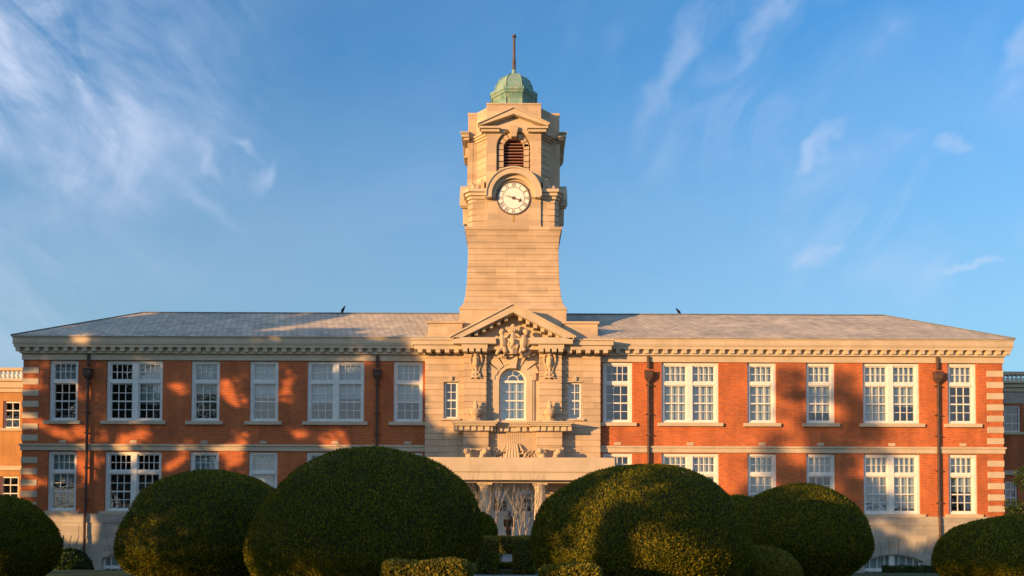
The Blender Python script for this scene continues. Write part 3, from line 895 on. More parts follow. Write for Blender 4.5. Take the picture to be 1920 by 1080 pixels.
# porch: flat stone roof, columns, steps, doors
ys0 = 39.1
xs_ = xf(192, ys0, 870)
mb = MB()
mb.box(XC-xs_, XC+xs_, ys0, YC+.2, z_slabm+.02, z_slabt); mb.box(XC-xs_+.07, XC+xs_-.07, ys0+.07, YC+.2, z_slabm-.03, z_slabm+.022)
mb.box(XC-xs_+.02, XC+xs_-.02, ys0+.02, YC+.2, z_slabb, z_slabm-.028)
mb.box(XC-xs_+.5, XC+xs_-.5, ys0+.5, YC+.2, z_slabb-.12, z_slabb+.01)
mb.build('porch_roof', STONE2, bld, .012)
for s in (-1, 1):
    for off in (51.5, 171):
        x = XC+s*xf(off, ys0+.75, 950); m = MB(); ztop = z_slabb-.12; h = ztop-z_pf
        m.lathe([(.36,z_pf+.1),(.36,z_pf+.2),(.31,z_pf+.24),(.29,z_pf+.3),(.295,z_pf+h*.35),(.25,ztop-.3),(.29,ztop-.26),(.26,ztop-.22),(.34,ztop-.12),(.34,ztop-.1)], x, ys0+.8, 20)
        m.box(x-.4, x+.4, ys0+.4, ys0+1.2, z_pf, z_pf+.1); m.box(x-.38, x+.38, ys0+.42, ys0+1.18, ztop-.1, ztop)
        m.build('porch_column', STONE2, bld, smooth=False, bevel=.01)
mb = MB(); mb.box(XC-xs_-.1, XC+xs_+.1, ys0-.1, YC+.3, GZ-.5, z_pf)
mb.build('porch_floor', STEP, bld, .015)
mb = MB()
mb.box(XC-2.2, XC+2.2, ys0-.75, ys0-.1, GZ, -.03)
mb.box(XC-2.2, XC+2.2, ys0-.42, ys0-.098, GZ, .05)
mb.build('step', STEP, bld, .015)

YD = YC+.25
mb = MB()                                       # painted door frame with a pair of glazed doors
dh, dz = xf(43, YD, 950), Z(914, YD)
mb.box(XC-dh-.35, XC+dh+.35, YD-.22, YD+.2, dz, Z(902,YD))
for s in (-1,1): mb.box(XC+s*dh, XC+s*(dh+.35), YD-.22, YD+.2, z_pf, dz)
mb.box(XC-.07, XC+.07, YD-.05, YD+.15, z_pf, dz)
mb.build('door_frame', DOORP, bld, .01)
def door(x0, x1, yy):
    m = MB(); zt, zb = Z(920,YD), Z(958,YD)
    a, b = x0+.24, x1-.24
    m.box(x0, a, yy, yy+.06, z_pf+.01, dz); m.box(b, x1, yy, yy+.06, z_pf+.01, dz)
    m.box(a, b, yy, yy+.06, zt, dz); m.box(a, b, yy, yy+.06, zb-.2, zb)
    m.box(a, b, yy+.02, yy+.05, z_pf+.3, zb-.2); m.box(a, b, yy, yy+.06, z_pf+.01, z_pf+.3)
    m.box((a+b)/2-.05, (a+b)/2+.05, yy, yy+.06, z_pf+.3, zb-.2)
    for i in (1,2): m.box(a+(b-a)*i/3-.025, a+(b-a)*i/3+.025, yy+.005, yy+.055, zb, zt)
    for i in (1,2): m.box(a, b, yy+.006, yy+.054, zb+(zt-zb)*i/3-.025, zb+(zt-zb)*i/3+.025)
    d = m.build('door', DOORP, bld, .006)
    g = MB(); g.add([(a,yy+.03,zb),(b,yy+.03,zb),(b,yy+.03,zt),(a,yy+.03,zt)], [(0,1,2,3)]); g.build('pane', GLASS, d)
    return d
d1 = door(XC-dh, XC-.07, YD); d2 = door(XC+.07, XC+dh, YD)
for d, x in ((d1, XC-.2), (d2, XC+.2)):
    m = MB(); m.tube([(x,YD-.01,1.15),(x,YD-.07,1.15),(x,YD-.07,1.45),(x,YD-.01,1.45)], .018, 6); m.build('handle', GILT, d)
mb = MB(); mb.box(XC-xf(60,YC), XC-dh-.3, YC+.0, YC+.9, z_pf, z_slabb); mb.box(XC+dh+.3, XC+xf(60,YC), YC, YC+.9, z_pf, z_slabb); mb.box(XC-xf(60,YC), XC+xf(60,YC), YC+.02, YC+.9, Z(902,YD), z_slabt)
mb.build('entrance_wall', STONE2, bld, .01)

# ------------------------------------------------------------------ tower
YT = 42.62; HB = xf(89, YT, 400); TY = YT+HB
def thalf(off, y): return xf(off, YT, y)
def square(h, z): return [(XC-h,TY-h,z),(XC+h,TY-h,z),(XC+h,TY+h,z),(XC-h,TY+h,z)]
tab = [(431,89.8),(437,88.4),(447,86.3),(462,85.3),(478,85.0),(504,86.0),(529,87.2),(545,88.8),(556,89.9),(568.5,92.8),(574,95.5),(578,98.3),(581,99.5)]
def hw_at(y):
    for (ya,a),(yb,b) in zip(tab, tab[1:]):
        if ya <= y <= yb: return a+(b-a)*(y-ya)/(yb-ya)
    return tab[0][1] if y < 431 else tab[-1][1]
mb = MB(); rings = []
# front face of every ring lies near YT: sizes are read against that plane
def ringat(y, inset=0):
    h = xf(hw_at(y), YT, y) - inset; return h, Z(y, YT)
zz = [581, 578] + [567-11.4*i for i in range(12)] + [431]
ylist = sorted(set(zz), reverse=True)
for i in range(len(ylist)-1):
    y0_, y1_ = ylist[i], ylist[i+1]
    sub = 3 if i < 3 else 2
    for j in range(sub+1):
        yy = y0_+(y1_-y0_-(-.9 if False else 0))*j/sub
        if j == sub and i < len(ylist)-2: yy = y1_+1.0
        rings.append(square(*ringat(yy)))
    if i < len(ylist)-2 and i > 0:
        rings.append(square(*ringat(y1_+.9, .035))); rings.append(square(*ringat(y1_+.1, .035)))
mb.loft(rings)
h = xf(99.5, YT, 590)
mb.box(XC-h, XC+h, TY-h, TY+h, z_ct-.6, Z(581.2,YT)); mb.box(XC-h-.04, XC+h+.04, TY-h-.04, TY+h+.04, Z(583.5,YT), Z(581,YT)+.01)
h = xf(91.3, YT, 428)
zlg0, zlg1 = Z(431.5,YT), Z(425.5,YT)
mb.box(XC-h, XC+h, TY-h, TY+h, zlg0, zlg1); mb.box(XC-h+.06, XC+h-.06, TY-h+.06, TY+h-.06, zlg0-.1, zlg0+.002)
mb.build('tower_shaft', STONE, bld, .012)

# clock stage and belfry share a cross plan: piers on four sides
p_ = thalf(51.3, 300)/ (1) ; e_ = .52; r_ = TY-YT
zc0, zc1 = Z(372.5,YT), Z(355.5,YT)
def four(fn, name, mat, bevel=.01, n=4, **kw):
    """one face built towards the viewer, copied to the other three sides of the tower"""
    m = MB(); fn(m)
    o = m.build(name, mat, None, bevel, **kw)
    o.location = (XC, TY, 0); o.parent = bld; o.matrix_parent_inverse = Matrix.Translation(-bld.location)
    outs = [o]
    for k in range(1, n):
        c = o.copy(); COL.objects.link(c); c.rotation_euler = (0,0,k*math.pi/2); outs.append(c)
    return outs
mb = MB()
mb.box(XC-r_+.62, XC+r_-.62, TY-r_+.12, TY+r_-.12, zlg1-.02, zc1+.02); mb.box(XC-r_+.12, XC+r_-.12, TY-r_+.62, TY+r_-.62, zlg1-.02, zc1+.019)
# chamfered rusticated corners
cr = 12.2/34.7
for sx in (-1,1):
    for sy in (-1,1):
        def cp(u, v): return (XC+sx*u, TY+sy*v)
        k = 0; z = zlg1
        while z < zc0-.02:
            z2 = min(z+.335, zc0+.05); q = r_-.1
            mb.prism_xy([cp(p_-.05,q), cp(q-.24,q), cp(q,q-.24), cp(q,p_-.05), cp(p_-.05,p_-.05)], z+.018, z2-.018)
            z = z2
        q = r_-.14
        mb.prism_xy([cp(p_-.05,q), cp(q-.24,q), cp(q,q-.24), cp(q,p_-.05), cp(p_-.05,p_-.05)], zlg1, zc1-.05)
mb.build('clock_stage', STONE, bld, .01)
def pier_clock(m):
    m.box(-p_, p_, -r_, -r_+.75, zlg1-.003, zc1+.03)
    m.box(-p_-.02, p_+.02, -r_-.02, -r_+.7, zlg1-.002, zlg1+.09)
four(pier_clock, 'clock_pier', STONE)
# cornice round the stage, in corner pieces so that it stops at the clock hood
def corner_cornice(m):
    for dz0, dz1, out in ((0,.16,.07),(.155,.33,.17),(.325,.50,.27)):
        q = r_+out-.1
        zt_ = zc0+dz1-.004
        c = .22+out*.3
        m.prism_xy([(p_-.14,-q), (q-c,-q), (q,-q+c), (q,-p_+.14), (p_-.3,-p_+.3)], zc0+dz0, zt_)
four(corner_cornice, 'stage_cornice', STONE2)

cz, cr0 = Z(371.6, YT), xf(30.5, YT, 372)
def hood(m):
    zc = Z(369.5, YT)
    ro, ri = thalf(50.5,360), thalf(40.5,360)
    ring(m, 0, zc, ri, ro, -r_-.36, -r_+.35, R(-6), R(186), 32)
    ring(m, 0, zc, ro-.02, ro+.07, -r_-.42, -r_+.35, R(-3), R(183), 32)
    ring(m, 0, zc, thalf(34,360), ri+.01, -r_-.14, -r_+.3, R(-4), R(184), 32)
    m.prism_xz([(ro*math.cos(math.pi*i/16)*.99, zc+ro*math.sin(math.pi*i/16)*.99) for i in range(17)], -r_+.02, -r_+.8)
four(hood, 'clock_hood', STONE2)
# the clocks
def rim(m): ring(m, 0, cz, cr0*.985, cr0*1.045, -r_-.05, -r_+.1, 0, 2*math.pi, 40)
rims = four(rim, 'clock', RIM, 0)
def dial(m):
    n = 40; m.prism_xz([(cr0*math.cos(2*math.pi*i/n), cz+cr0*math.sin(2*math.pi*i/n)) for i in range(n)], -r_-.025, -r_+.05)
def marks(m):
    y0_, y1_ = -r_-.032, -r_-.02
    ring(m, 0, cz, cr0*.655, cr0*.685, y0_, y1_, 0, 2*math.pi, 48)
    ring(m, 0, cz, cr0*.965, cr0*.985, y0_, y1_, 0, 2*math.pi, 48)
    for i in range(60):
        a = 2*math.pi*i/60
        if i % 5 == 0: continue
        for rr0, rr1, w_ in ((.92,.97,.010),):
            c, s_ = math.sin(a), math.cos(a)
            m.prism_xz([(cr0*rr0*c-w_*s_, cz+cr0*rr0*s_+w_*c),(cr0*rr0*c+w_*s_, cz+cr0*rr0*s_-w_*c),(cr0*rr1*c+w_*s_, cz+cr0*rr1*s_-w_*c),(cr0*rr1*c-w_*s_, cz+cr0*rr1*s_+w_*c)], y0_, y1_)
    ROM = ['XII','I','II','III','IIII','V','VI','VII','VIII','IX','X','XI']
    H = cr0*.22; r0 = cr0*.71
    for i, txt in enumerate(ROM):
        a = 2*math.pi*i/12; ux, uz = math.cos(a), -math.sin(a); vx, vz = math.sin(a), math.cos(a)
        wd = {'I':.055,'V':.12,'X':.12}; tot = sum(wd[c] for c in txt); x = -tot/2
        def bar(xa, ya, xb_, yb_, w_):
            d = math.hypot(xb_-xa, yb_-ya); nx, ny = -(yb_-ya)/d*w_/2, (xb_-xa)/d*w_/2
            q = [(xa+nx,ya+ny),(xa-nx,ya-ny),(xb_-nx,yb_-ny),(xb_+nx,yb_+ny)]
            m.prism_xz([(u*ux+(r0+v)*vx, cz+u*uz+(r0+v)*vz) for u, v in q], y0_, y1_)
        for ch in txt:
            w_ = wd[ch]; c = x+w_/2
            if ch == 'I': bar(c, 0, c, H, .026)
            elif ch == 'V': bar(x+.015, H, c, 0, .026); bar(x+w_-.015, H, c, 0, .014)
            else: bar(x+.015, H, x+w_-.015, 0, .026); bar(x+.015, 0, x+w_-.015, H, .014)
            x += w_
        m.prism_xz([(-tot/2*ux+(r0+H)*vx, cz-tot/2*uz+(r0+H)*vz), (tot/2*ux+(r0+H)*vx, cz+tot/2*uz+(r0+H)*vz), (tot/2*ux+(r0+H-.012)*vx, cz+tot/2*uz+(r0+H-.012)*vz), (-tot/2*ux+(r0+H-.012)*vx, cz-tot/2*uz+(r0+H-.012)*vz)], y0_, y1_)
def hand(ang, L, w_, tail, spade):
    def f(m):
        c, s_ = math.sin(ang), math.cos(ang)
        def P(u, v): return (u*c-v*s_*-1*-1, cz+u*s_+v*c)
        pts = [(-tail, -w_*.6), (0, -w_), (L*.62, -w_*.6)] + ([(L*.66, -.10), (L*.78, -.11), (L*.86,-.05)] if spade else []) + [(L, 0)]
        poly = pts + [(u, -v) for u, v in pts[::-1] if v != 0]
        m.prism_xz([P(u, v) for u, v in poly], -r_-.05, -r_-.036)
        n = 12; m.prism_xz([(.09*math.cos(2*math.pi*i/n), cz+.09*math.sin(2*math.pi*i/n)) for i in range(n)], -r_-.06, -r_-.034)
    return f
def sub(fn, name, mat):
    m = MB(); fn(m); me = None
    o = m.build(name, mat, None)
    o.parent = rims[0]
    for r2 in rims[1:]:
        c = o.copy(); COL.objects.link(c); c.parent = r2
sub(dial, 'dial', DIAL); sub(marks, 'numeral_ring', INK)
sub(hand(R(110), cr0*.56, .035, .0, True), 'hour_hand', RIM); sub(hand(R(287), cr0*.66, .028, .18, False), 'minute_hand', RIM)
def drip(m): m.box(-.045, .045, -r_-.012, -r_+.02, Z(416.5,YT), Z(404.5,YT))
m = MB(); drip(m); o = m.build('pointer', GILT, None); o.location = (XC,TY,0); o.parent = bld; o.matrix_parent_inverse = Matrix.Translation(-bld.location)

# scrolls standing on the cornice corners
def scroll(m):
    x = p_+.42; y = -r_+.35
    m.tube([(x+.35,y,zc1-.02),(x+.30,y,zc1+.16),(x+.02,y,zc1+.22),(x-.1,y,zc1+.4),(x-.16,y,zc1+.62)], [.1,.13,.14,.15,.08], 8)
    m.ball((x+.27,y,zc1+.18), .17, 10, 7); m.box(x-.3, x-.12, y-.12, y+.3, zc1, zc1+.66)
    m.ball((x-.14,y-.06,zc1+.62), .1)
four(scroll, 'corner_scroll', CARVED, 0)
def scroll2(m):
    x = -(p_+.42); y = -r_+.35
    m.tube([(x-.35,y,zc1-.02),(x-.30,y,zc1+.16),(x-.02,y,zc1+.22),(x+.1,y,zc1+.4),(x+.16,y,zc1+.62)], [.1,.13,.14,.15,.08], 8)
    m.ball((x-.27,y,zc1+.18), .17, 10, 7); m.box(x+.12, x+.3, y-.12, y+.3, zc1, zc1+.66)
four(scroll2, 'corner_scroll', CARVED, 0)

# belfry
zpar = Z(193, YT)                 # parapet top
zpe, zpb = Z(238, YT-.3), Z(231, YT-.3)
mb = MB()
i1, i2 = e_, r_-p_
def octa(inset=0):
    a = r_-inset; pts = []
    for k in range(4):
        c, s_ = math.cos(k*math.pi/2), math.sin(k*math.pi/2)
        for x, y in ((-p_,-a),(p_,-a),(p_,-r_+i1),(r_-i1,-p_)):
            pts.append((XC+x*c-y*s_, TY+x*s_+y*c))
    return pts
core = []
for k in range(4):
    c, s_ = math.cos(k*math.pi/2), math.sin(k*math.pi/2)
    for x, y in ((-p_+.003,-r_+.62),(p_-.003,-r_+.62),(p_-.003,-r_+i1+.04),(r_-i1-.04,-p_+.003)):
        core.append((XC+x*c-y*s_, TY+x*s_+y*c))
mb.prism_xy([(XC+x, TY+y) for x, y in [(-p_+.003,-r_+.66),(p_-.003,-r_+.66),(r_-.66,-p_+.003),(r_-.66,p_-.003),(p_-.003,r_-.66),(-p_+.003,r_-.66),(-r_+.66,p_-.003),(-r_+.66,-p_+.003)]], zc1-.1, Z(240,YT))
# rusticated diagonal faces
for k in range(4):
    c, s_ = math.cos(k*math.pi/2), math.sin(k*math.pi/2)
    z = zc1-.02
    while z < Z(248,YT):
        z2 = z+.36
        def q(x, y): return (XC+x*c-y*s_, TY+x*s_+y*c)
        mb.prism_xy([q(p_-.1,-r_+i1), q(p_,-r_+i1), q(r_-i1,-p_), q(r_-i1,-p_+.1), q(p_-.1,-p_+.1)], z+.02, z2-.02)
        z = z2
    mb.prism_xy([q(p_-.1,-r_+i1+.04), q(p_,-r_+i1+.04), q(r_-i1-.04,-p_), q(r_-i1-.04,-p_+.1), q(p_-.1,-p_+.1)], zc1-.03, zpe)
# parapet: full cross outline
mb.prism_xy(octa(.03), zpe-.1, zpar-.09); mb.prism_xy(octa(-.0), zpar-.092, zpar)
# cornice round the diagonals
def infl(o):
    pts = []
    for k in range(4):
        c, s_ = math.cos(k*math.pi/2), math.sin(k*math.pi/2)
        for x, y in ((-p_-o*.2,-r_+.2),(p_+o*.2,-r_+.2),(p_+o*.4,-r_+i1-o),(r_-i1+o,-p_-o*.4)):
            pts.append((XC+x*c-y*s_, TY+x*s_+y*c))
    return pts
for o_, a_, b_ in ((.08,.0,.12),(.17,.118,.24),(.25,.238,.34)):
    mb.prism_xy(infl(o_), zpe-.28+a_, zpe-.28+b_)
mb.build('belfry', STONE, bld, .01)

zlb, zls = Z(320,YT), Z(275,YT)
hl = thalf(18.2, 290)
def gable(m):
    arch_panel(m, -p_, p_, zc1-.02, zpe-.02, 0, hl+.42, zls, zlb-.3, -r_, -r_+.3, hl+.36)
    arch_panel(m, -p_+.02, p_-.02, zc1-.01, zpe-.03, 0, hl+.10, zls, zlb-.3, -r_+.301, -r_+.64, hl)
    # rusticated splay blocks
    z = zlb-.1
    while z < zls:
        for s in (-1, 1): m.box(s*(hl+.02), s*(hl+.31), -r_+.13, -r_+.36, z+.02, z+.31)
        z += .33
    for t in range(1, 8):
        a0, a1 = math.pi*(t-.98)/8+.06, math.pi*(t-.02)/8+.06
        ring(m, 0, zls, hl+.02, hl+.31, -r_+.13, -r_+.36, a0+.02, a1-.02, 4)
    m.prism_xz([(-.14,zls+hl-.05),(.14,zls+hl-.05),(.25,zpe+.12),(-.25,zpe+.12)], -r_-.2, -r_+.3)
four(gable, 'belfry_gable', STONE, .008)
def slats(m):
    m.box(-hl-.1, hl+.1, -r_+.60, -r_+.635, zlb-.4, zls+hl+.1)
    n = 12
    for i in range(n):
        z = zlb-.05+(zls+hl-zlb)*i/(n-1.0)
        w_ = hl if z < zls else math.sqrt(max(.0, hl*hl-(z-zls)**2))
        if w_ < .1: continue
        m.add([(-w_,-r_+.33,z-.02),(w_,-r_+.33,z-.02),(w_,-r_+.56,z+.12),(-w_,-r_+.56,z+.12),(-w_,-r_+.33,z+.03),(w_,-r_+.33,z+.03),(w_,-r_+.56,z+.17),(-w_,-r_+.56,z+.17)],
              [(0,1,2,3)[::-1],(4,5,6,7),(0,1,5,4),(1,2,6,5),(2,3,7,6),(3,0,4,7)])
four(slats, 'louvre', LOUVRE, 0)
def ped(m):
    pr = .34; xo_ = thalf(65,235); za = Z(201,YT-.3)
    zb_ = zpe+.16
    for s in (-1, 1):
        m.prism_xz([(0,za),(s*xo_,zb_+.02),(s*(xo_-.02),zb_-.1),(s*(xo_-.3),zb_-.02),(0,za-.38)], -r_-pr, -r_+.1)
        m.prism_xz([(0,za+.03),(s*(xo_+.07),zb_+.03),(s*(xo_+.05),zb_-.04),(0,za-.06)], -r_-pr-.07, -r_+.1)
        m.box(s*.72, s*(xo_-.02), -r_-pr+.02, -r_+.1, zpe-.06, zb_-.11); m.box(s*.78, s*(xo_-.12), -r_-pr*.6, -r_+.1, zpe-.2, zpe-.062)
    m.prism_xz([(0,za-.1),(xo_-.3,zpe-.02),(-xo_+.3,zpe-.02)], -r_-.02, -r_+.2)
four(ped, 'belfry_pediment', STONE2)

# cupola
def octring(ap, z): 
    rr = ap/math.cos(math.pi/8); return [(XC+rr*math.cos(math.pi/8+k*math.pi/4), TY+rr*math.sin(math.pi/8+k*math.pi/4), z) for k in range(8)]
yc_ = TY-1.3
zk0, zk1 = Z(171.5,yc_), Z(161.5,yc_)
ac = xf(43.8, TY, 170)
mb = MB()
mb.loft([octring(ac*.80, zpar-.3), octring(ac*.80, zk0-.25), octring(ac*.86, zk0-.1), octring(ac*.9, zk0)])
mb.loft([octring(ac*.93, zk0-.001), octring(ac*.97, zk0+.12), octring(ac, zk0+.14), octring(ac, zk1), octring(ac*.86, zk1+.05)])
mb.loft([octring(ac*.82, zk1), octring(ac*.80, zk1+.2), octring(ac*.75, zk1+.5), octring(ac*.64, zk1+.82), octring(ac*.47, zk1+1.07), octring(ac*.22, zk1+1.24), octring(.14, zk1+1.3)])
for k in range(8):
    mb.tube([Vector(octring(a, z)[k]) for a, z in ((ac*.82,zk1),(ac*.80,zk1+.2),(ac*.75,zk1+.5),(ac*.64,zk1+.82),(ac*.47,zk1+1.07),(ac*.22,zk1+1.24))], .045, 5)
for k in range(8):                              # roll panels on the drum
    a = math.pi/8+k*math.pi/4
    p = Vector((XC+ac*.87*math.cos(a), TY+ac*.87*math.sin(a), 0)); mb.tube([p+Vector((0,0,zpar)), p+Vector((0,0,zk0-.1))], .05, 6)
cup = mb.build('cupola', COPPER, bld, .01)
zt_ = Z(66, TY); zb_ = zk1+1.2
mb = MB(); mb.lathe([(.24,zb_),(.24,zb_+.12),(.15,zb_+.2),(.12,zb_+.4),(.1,zb_+.45)], XC, TY, 12); mb.build('finial_base', COPPER, cup)
mb = MB(); mb.lathe([(.105,zb_+.4),(.105,zb_+1.05),(.085,zb_+1.07),(.07,zt_-.15),(.12,zt_-.12),(.13,zt_-.03),(.06,zt_)], XC, TY, 12); mb.build('flagpole', POLE, cup)
# ------------------------------------------------------------------ flanking annexes
def annex(side, label, rows, wallmat, win, low):
    """low set-back range with a balustraded parapet; rows are photo rows near the frame edge"""
    YA = 47.0; px = 20 if side < 0 else 1900
    z = lambda y: U(px, y, YA).z
    e = empty('annex_building', (XC+side*(HALF+6), YA, GZ), label, 'building')
    x0, x1 = sorted((XC+side*(HALF-.6), XC+side*(HALF+14)))
    m = MB()
    wl = [sorted((U(a,y0,YA).x, U(b,y0,YA).x)) + [z(y1), z(y0)] for a, b, y0, y1 in (win, low)]
    far = [[w[0]+side*k*3.2, w[1]+side*k*3.2, w[2], w[3]] for w in wl for k in (1,2,3)]
    wall_with_holes(m, x0, x1, GZ-1, z(rows[3]), YA, wl+far, .3)
    m.box(x0, x1, YA+.9, YA+5, GZ-1, z(rows[3]))
    m.box(x0, x1, YA-.04, YA+.3, z(rows[3])-.02, z(rows[2])-.1)
    m.build('wall', wallmat, e)
    if side > 0:                                # stone upper stage over brick
        m = MB(); m.box(x0, wl[0][0]-.25, YA-.03, YA+.1, wl[0][2]-.3, z(rows[3])); m.box(wl[0][1]+.25, x1, YA-.03, YA+.1, wl[0][2]-.3, z(rows[3])); m.box(wl[0][0]-.25, wl[0][1]+.25, YA-.03, YA+.1, wl[0][3]+.12, z(rows[3]))
        m.build('upper_stage', BASE_STONE, e)
    m = MB(); m.box(x0, x1, YA-.35, YA+5, z(rows[2])-.1, z(rows[2])); m.box(x0, x1, YA-.22, YA+5, z(rows[3]), z(rows[2])-.098); m.box(x0, x1, YA-.1, YA+4.9, z(rows[3])-.25, z(rows[3])+.002)
    m.box(x0, x1, YA-.1, YA+.1, wl[1][3]+.35, wl[1][3]+.62)
    m.build('cornice', STONE2, e, .01)
    zr0, zr1, zb1 = z(rows[0]), z(rows[1]), z(rows[2])
    m = MB(); m.box(x0, x1, YA-.18, YA+.22, zr1, zr0); m.box(x0, x1, YA-.15, YA+.19, zb1, zb1+.1); m.build('balustrade_rail', STONE2, e, .01)
    m = MB(); h = zr1-zb1-.1; pr = [(.10,0),(.10,.06),(.06,.1),(.13,.3),(.13,.42),(.06,.62),(.05,.7),(.11,.82),(.11,.9),(.08,.95),(.08,1.0)]
    m.lathe([(r*1.05, zb1+.1+t*h) for r, t in pr], 0, YA+.02, 12)
    b0 = m.build('baluster', WHITE, e, smooth=True)
    n = 34
    for k in range(n):
        (b0 if k == 0 else child_copy(b0)).location.x = XC+side*(HALF+.12+k*.262)
    for wdw in wl+far:
        a, b, c, d = wdw; y = YA+.1; f = MB()
        f.box(a, a+.1, y, y+.12, c, d); f.box(b-.1, b, y, y+.12, c, d); f.box(a+.1, b-.1, y, y+.12, c, c+.1); f.box(a+.1, b-.1, y, y+.12, d-.1, d)
        f.box((a+b)/2-.02, (a+b)/2+.02, y+.02, y+.08, c+.1, d-.1)
        for t in (.33, .66): f.box(a+.1, b-.1, y+.01, y+.09, c+(d-c)*t-.03, c+(d-c)*t+.03)
        w = f.build('window', WHITE, e)
        g = MB(); g.add([(a,y+.05,c),(b,y+.05,c),(b,y+.05,d),(a,y+.05,d)], [(0,1,2,3)]); g.build('pane', GLASS, w)
        s = MB(); s.box(a-.2, b+.2, YA-.1, YA+.12, c-.16, c-.002); s.build('sill', STONE2, w, .01)
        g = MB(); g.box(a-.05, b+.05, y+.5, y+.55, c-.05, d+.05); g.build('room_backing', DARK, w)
annex(-1, 'low annex of warm rendered wall with white balustrade, joining the left end of the school', (690,695.5,713,728), BRICK2, (6,38,752,803), (0,35,893,941))
annex(1, 'shaded brick annex with white balustrade behind the right end of the school', (697.5,703.5,717,727), BRICK, (1882,1914,760,810), (1884,1908,902,948))

# ------------------------------------------------------------------ ground
def smooth(a, b, x):
    t = np.clip((x-a)/(b-a), 0, 1); return t*t*(3-2*t)
def ground_z(x, y):
    return GZ * smooth(21.0, 27.5, y) * smooth(6.4, 9.6, np.abs(x-XC))
gx = np.concatenate([[-700,-300,-120,-60], np.arange(-40, 40.1, 1.0), [60,120,300,700]])
gy = np.concatenate([[-700,-200,-60,-20], np.arange(-4, 60.1, 1.0), [90,200,400,900]])
mb = MB()
vs = [(float(x), float(y), float(ground_z(np.float64(x), np.float64(y)))) for y in gy for x in gx]
nx = len(gx)
mb.add(vs, [(j*nx+i, j*nx+i+1, (j+1)*nx+i+1, (j+1)*nx+i) for j in range(len(gy)-1) for i in range(nx-1)])
o = mb.build('lawn', GRASS, smooth=True); tag(o, kind='structure')
mb = MB()
mb.add([(-2.6,12.6,.006),(2.8,12.6,.006),(2.8,19.9,.006),(-2.6,19.9,.006)], [(0,1,2,3)])
mb.add([(XC-.35,22.5,.006),(XC+.05,22.5,.006),(XC+.05,29.0,.006),(XC-.35,29.0,.006)], [(0,1,2,3)])
mb.add([(XC-6.5,31.5,.006),(XC+6.5,31.5,.006),(XC+6.5,39.0,.006),(XC-6.5,39.0,.006)], [(0,1,2,3)])
o = mb.build('path', PAVE); tag(o, kind='structure')

# ------------------------------------------------------------------ planting
def np_mesh(name, V, F, mats, mi=None):
    me = bpy.data.meshes.new(name)
    nv, nf, k = len(V), len(F), F.shape[1]
    me.vertices.add(nv); me.vertices.foreach_set('co', np.ascontiguousarray(V, np.float32).ravel())
    me.loops.add(nf*k); me.loops.foreach_set('vertex_index', np.ascontiguousarray(F, np.int32).ravel())
    me.polygons.add(nf); me.polygons.foreach_set('loop_start', np.arange(0, nf*k, k, dtype=np.int32))
    for m in mats: me.materials.append(m)
    if mi is not None: me.polygons.foreach_set('material_index', np.ascontiguousarray(mi, np.int32))
    me.update(calc_edges=True)
    return me

def leaves(P, D, L, W, g, tilt=.7, up=.25, face=None):
    """one small diamond leaf per point P growing roughly along D"""
    n = len(P)
    d = D + g.normal(0, tilt, (n,3)); d[:,2] += up
    d /= np.linalg.norm(d, axis=1)[:,None]
    r = g.normal(0, 1, (n,3))
    if face is not None: r = face + r*.38          # blades turn their flat side outwards
    w = np.cross(d, r); w /= np.linalg.norm(w, axis=1)[:,None]
    l = (L*g.uniform(.6, 1.35, n))[:,None]; ww = (W*g.uniform(.7, 1.3, n))[:,None]
    V = np.empty((n,4,3)); V[:,0] = P; V[:,1] = P+d*l*.5+w*ww*.5; V[:,2] = P+d*l; V[:,3] = P+d*l*.5-w*ww*.5
    return V.reshape(-1,3), np.arange(4*n).reshape(n,4)

def sphere_dirs(n, g):
    v = g.normal(0, 1, (n,3)); return v/np.linalg.norm(v, axis=1)[:,None]

def lump(d, seed, amp):
    g = np.random.default_rng(seed); s = np.zeros(len(d))
    for f in (2.2, 4.5, 9.0):
        for _ in range(3):
            k = g.normal(0, f, 3); s += np.sin(d@k + g.uniform(0, 6.3))/f
    return 1 + amp*s

def merge(parts):
    V, F, M, n = [], [], [], 0
    for v, f, m in parts:
        V.append(v); F.append(f+n); M.append(np.full(len(f), m)); n += len(v)
    return np.concatenate(V), np.concatenate(F), np.concatenate(M)

def ellipsoid(c, rx, ry, ru, rd, seed, amp, k=.93, nu=32, nv=18):
    t = np.linspace(.04, math.pi-.04, nv); a = np.linspace(0, 2*math.pi, nu, endpoint=False)
    T, A = np.meshgrid(t, a, indexing='ij'); d = np.stack([np.sin(T)*np.cos(A), np.sin(T)*np.sin(A), np.cos(T)], -1).reshape(-1,3)
    s = lump(d, seed, amp)*k; P = d*s[:,None]*np.array([rx,ry,1]); P[:,2] *= np.where(d[:,2] > 0, ru, rd)
    F = np.array([(i*nu+j, (i+1)*nu+j, (i+1)*nu+(j+1)%nu, i*nu+(j+1)%nu) for i in range(nv-1) for j in range(nu)])
    return P+np.array(c), F

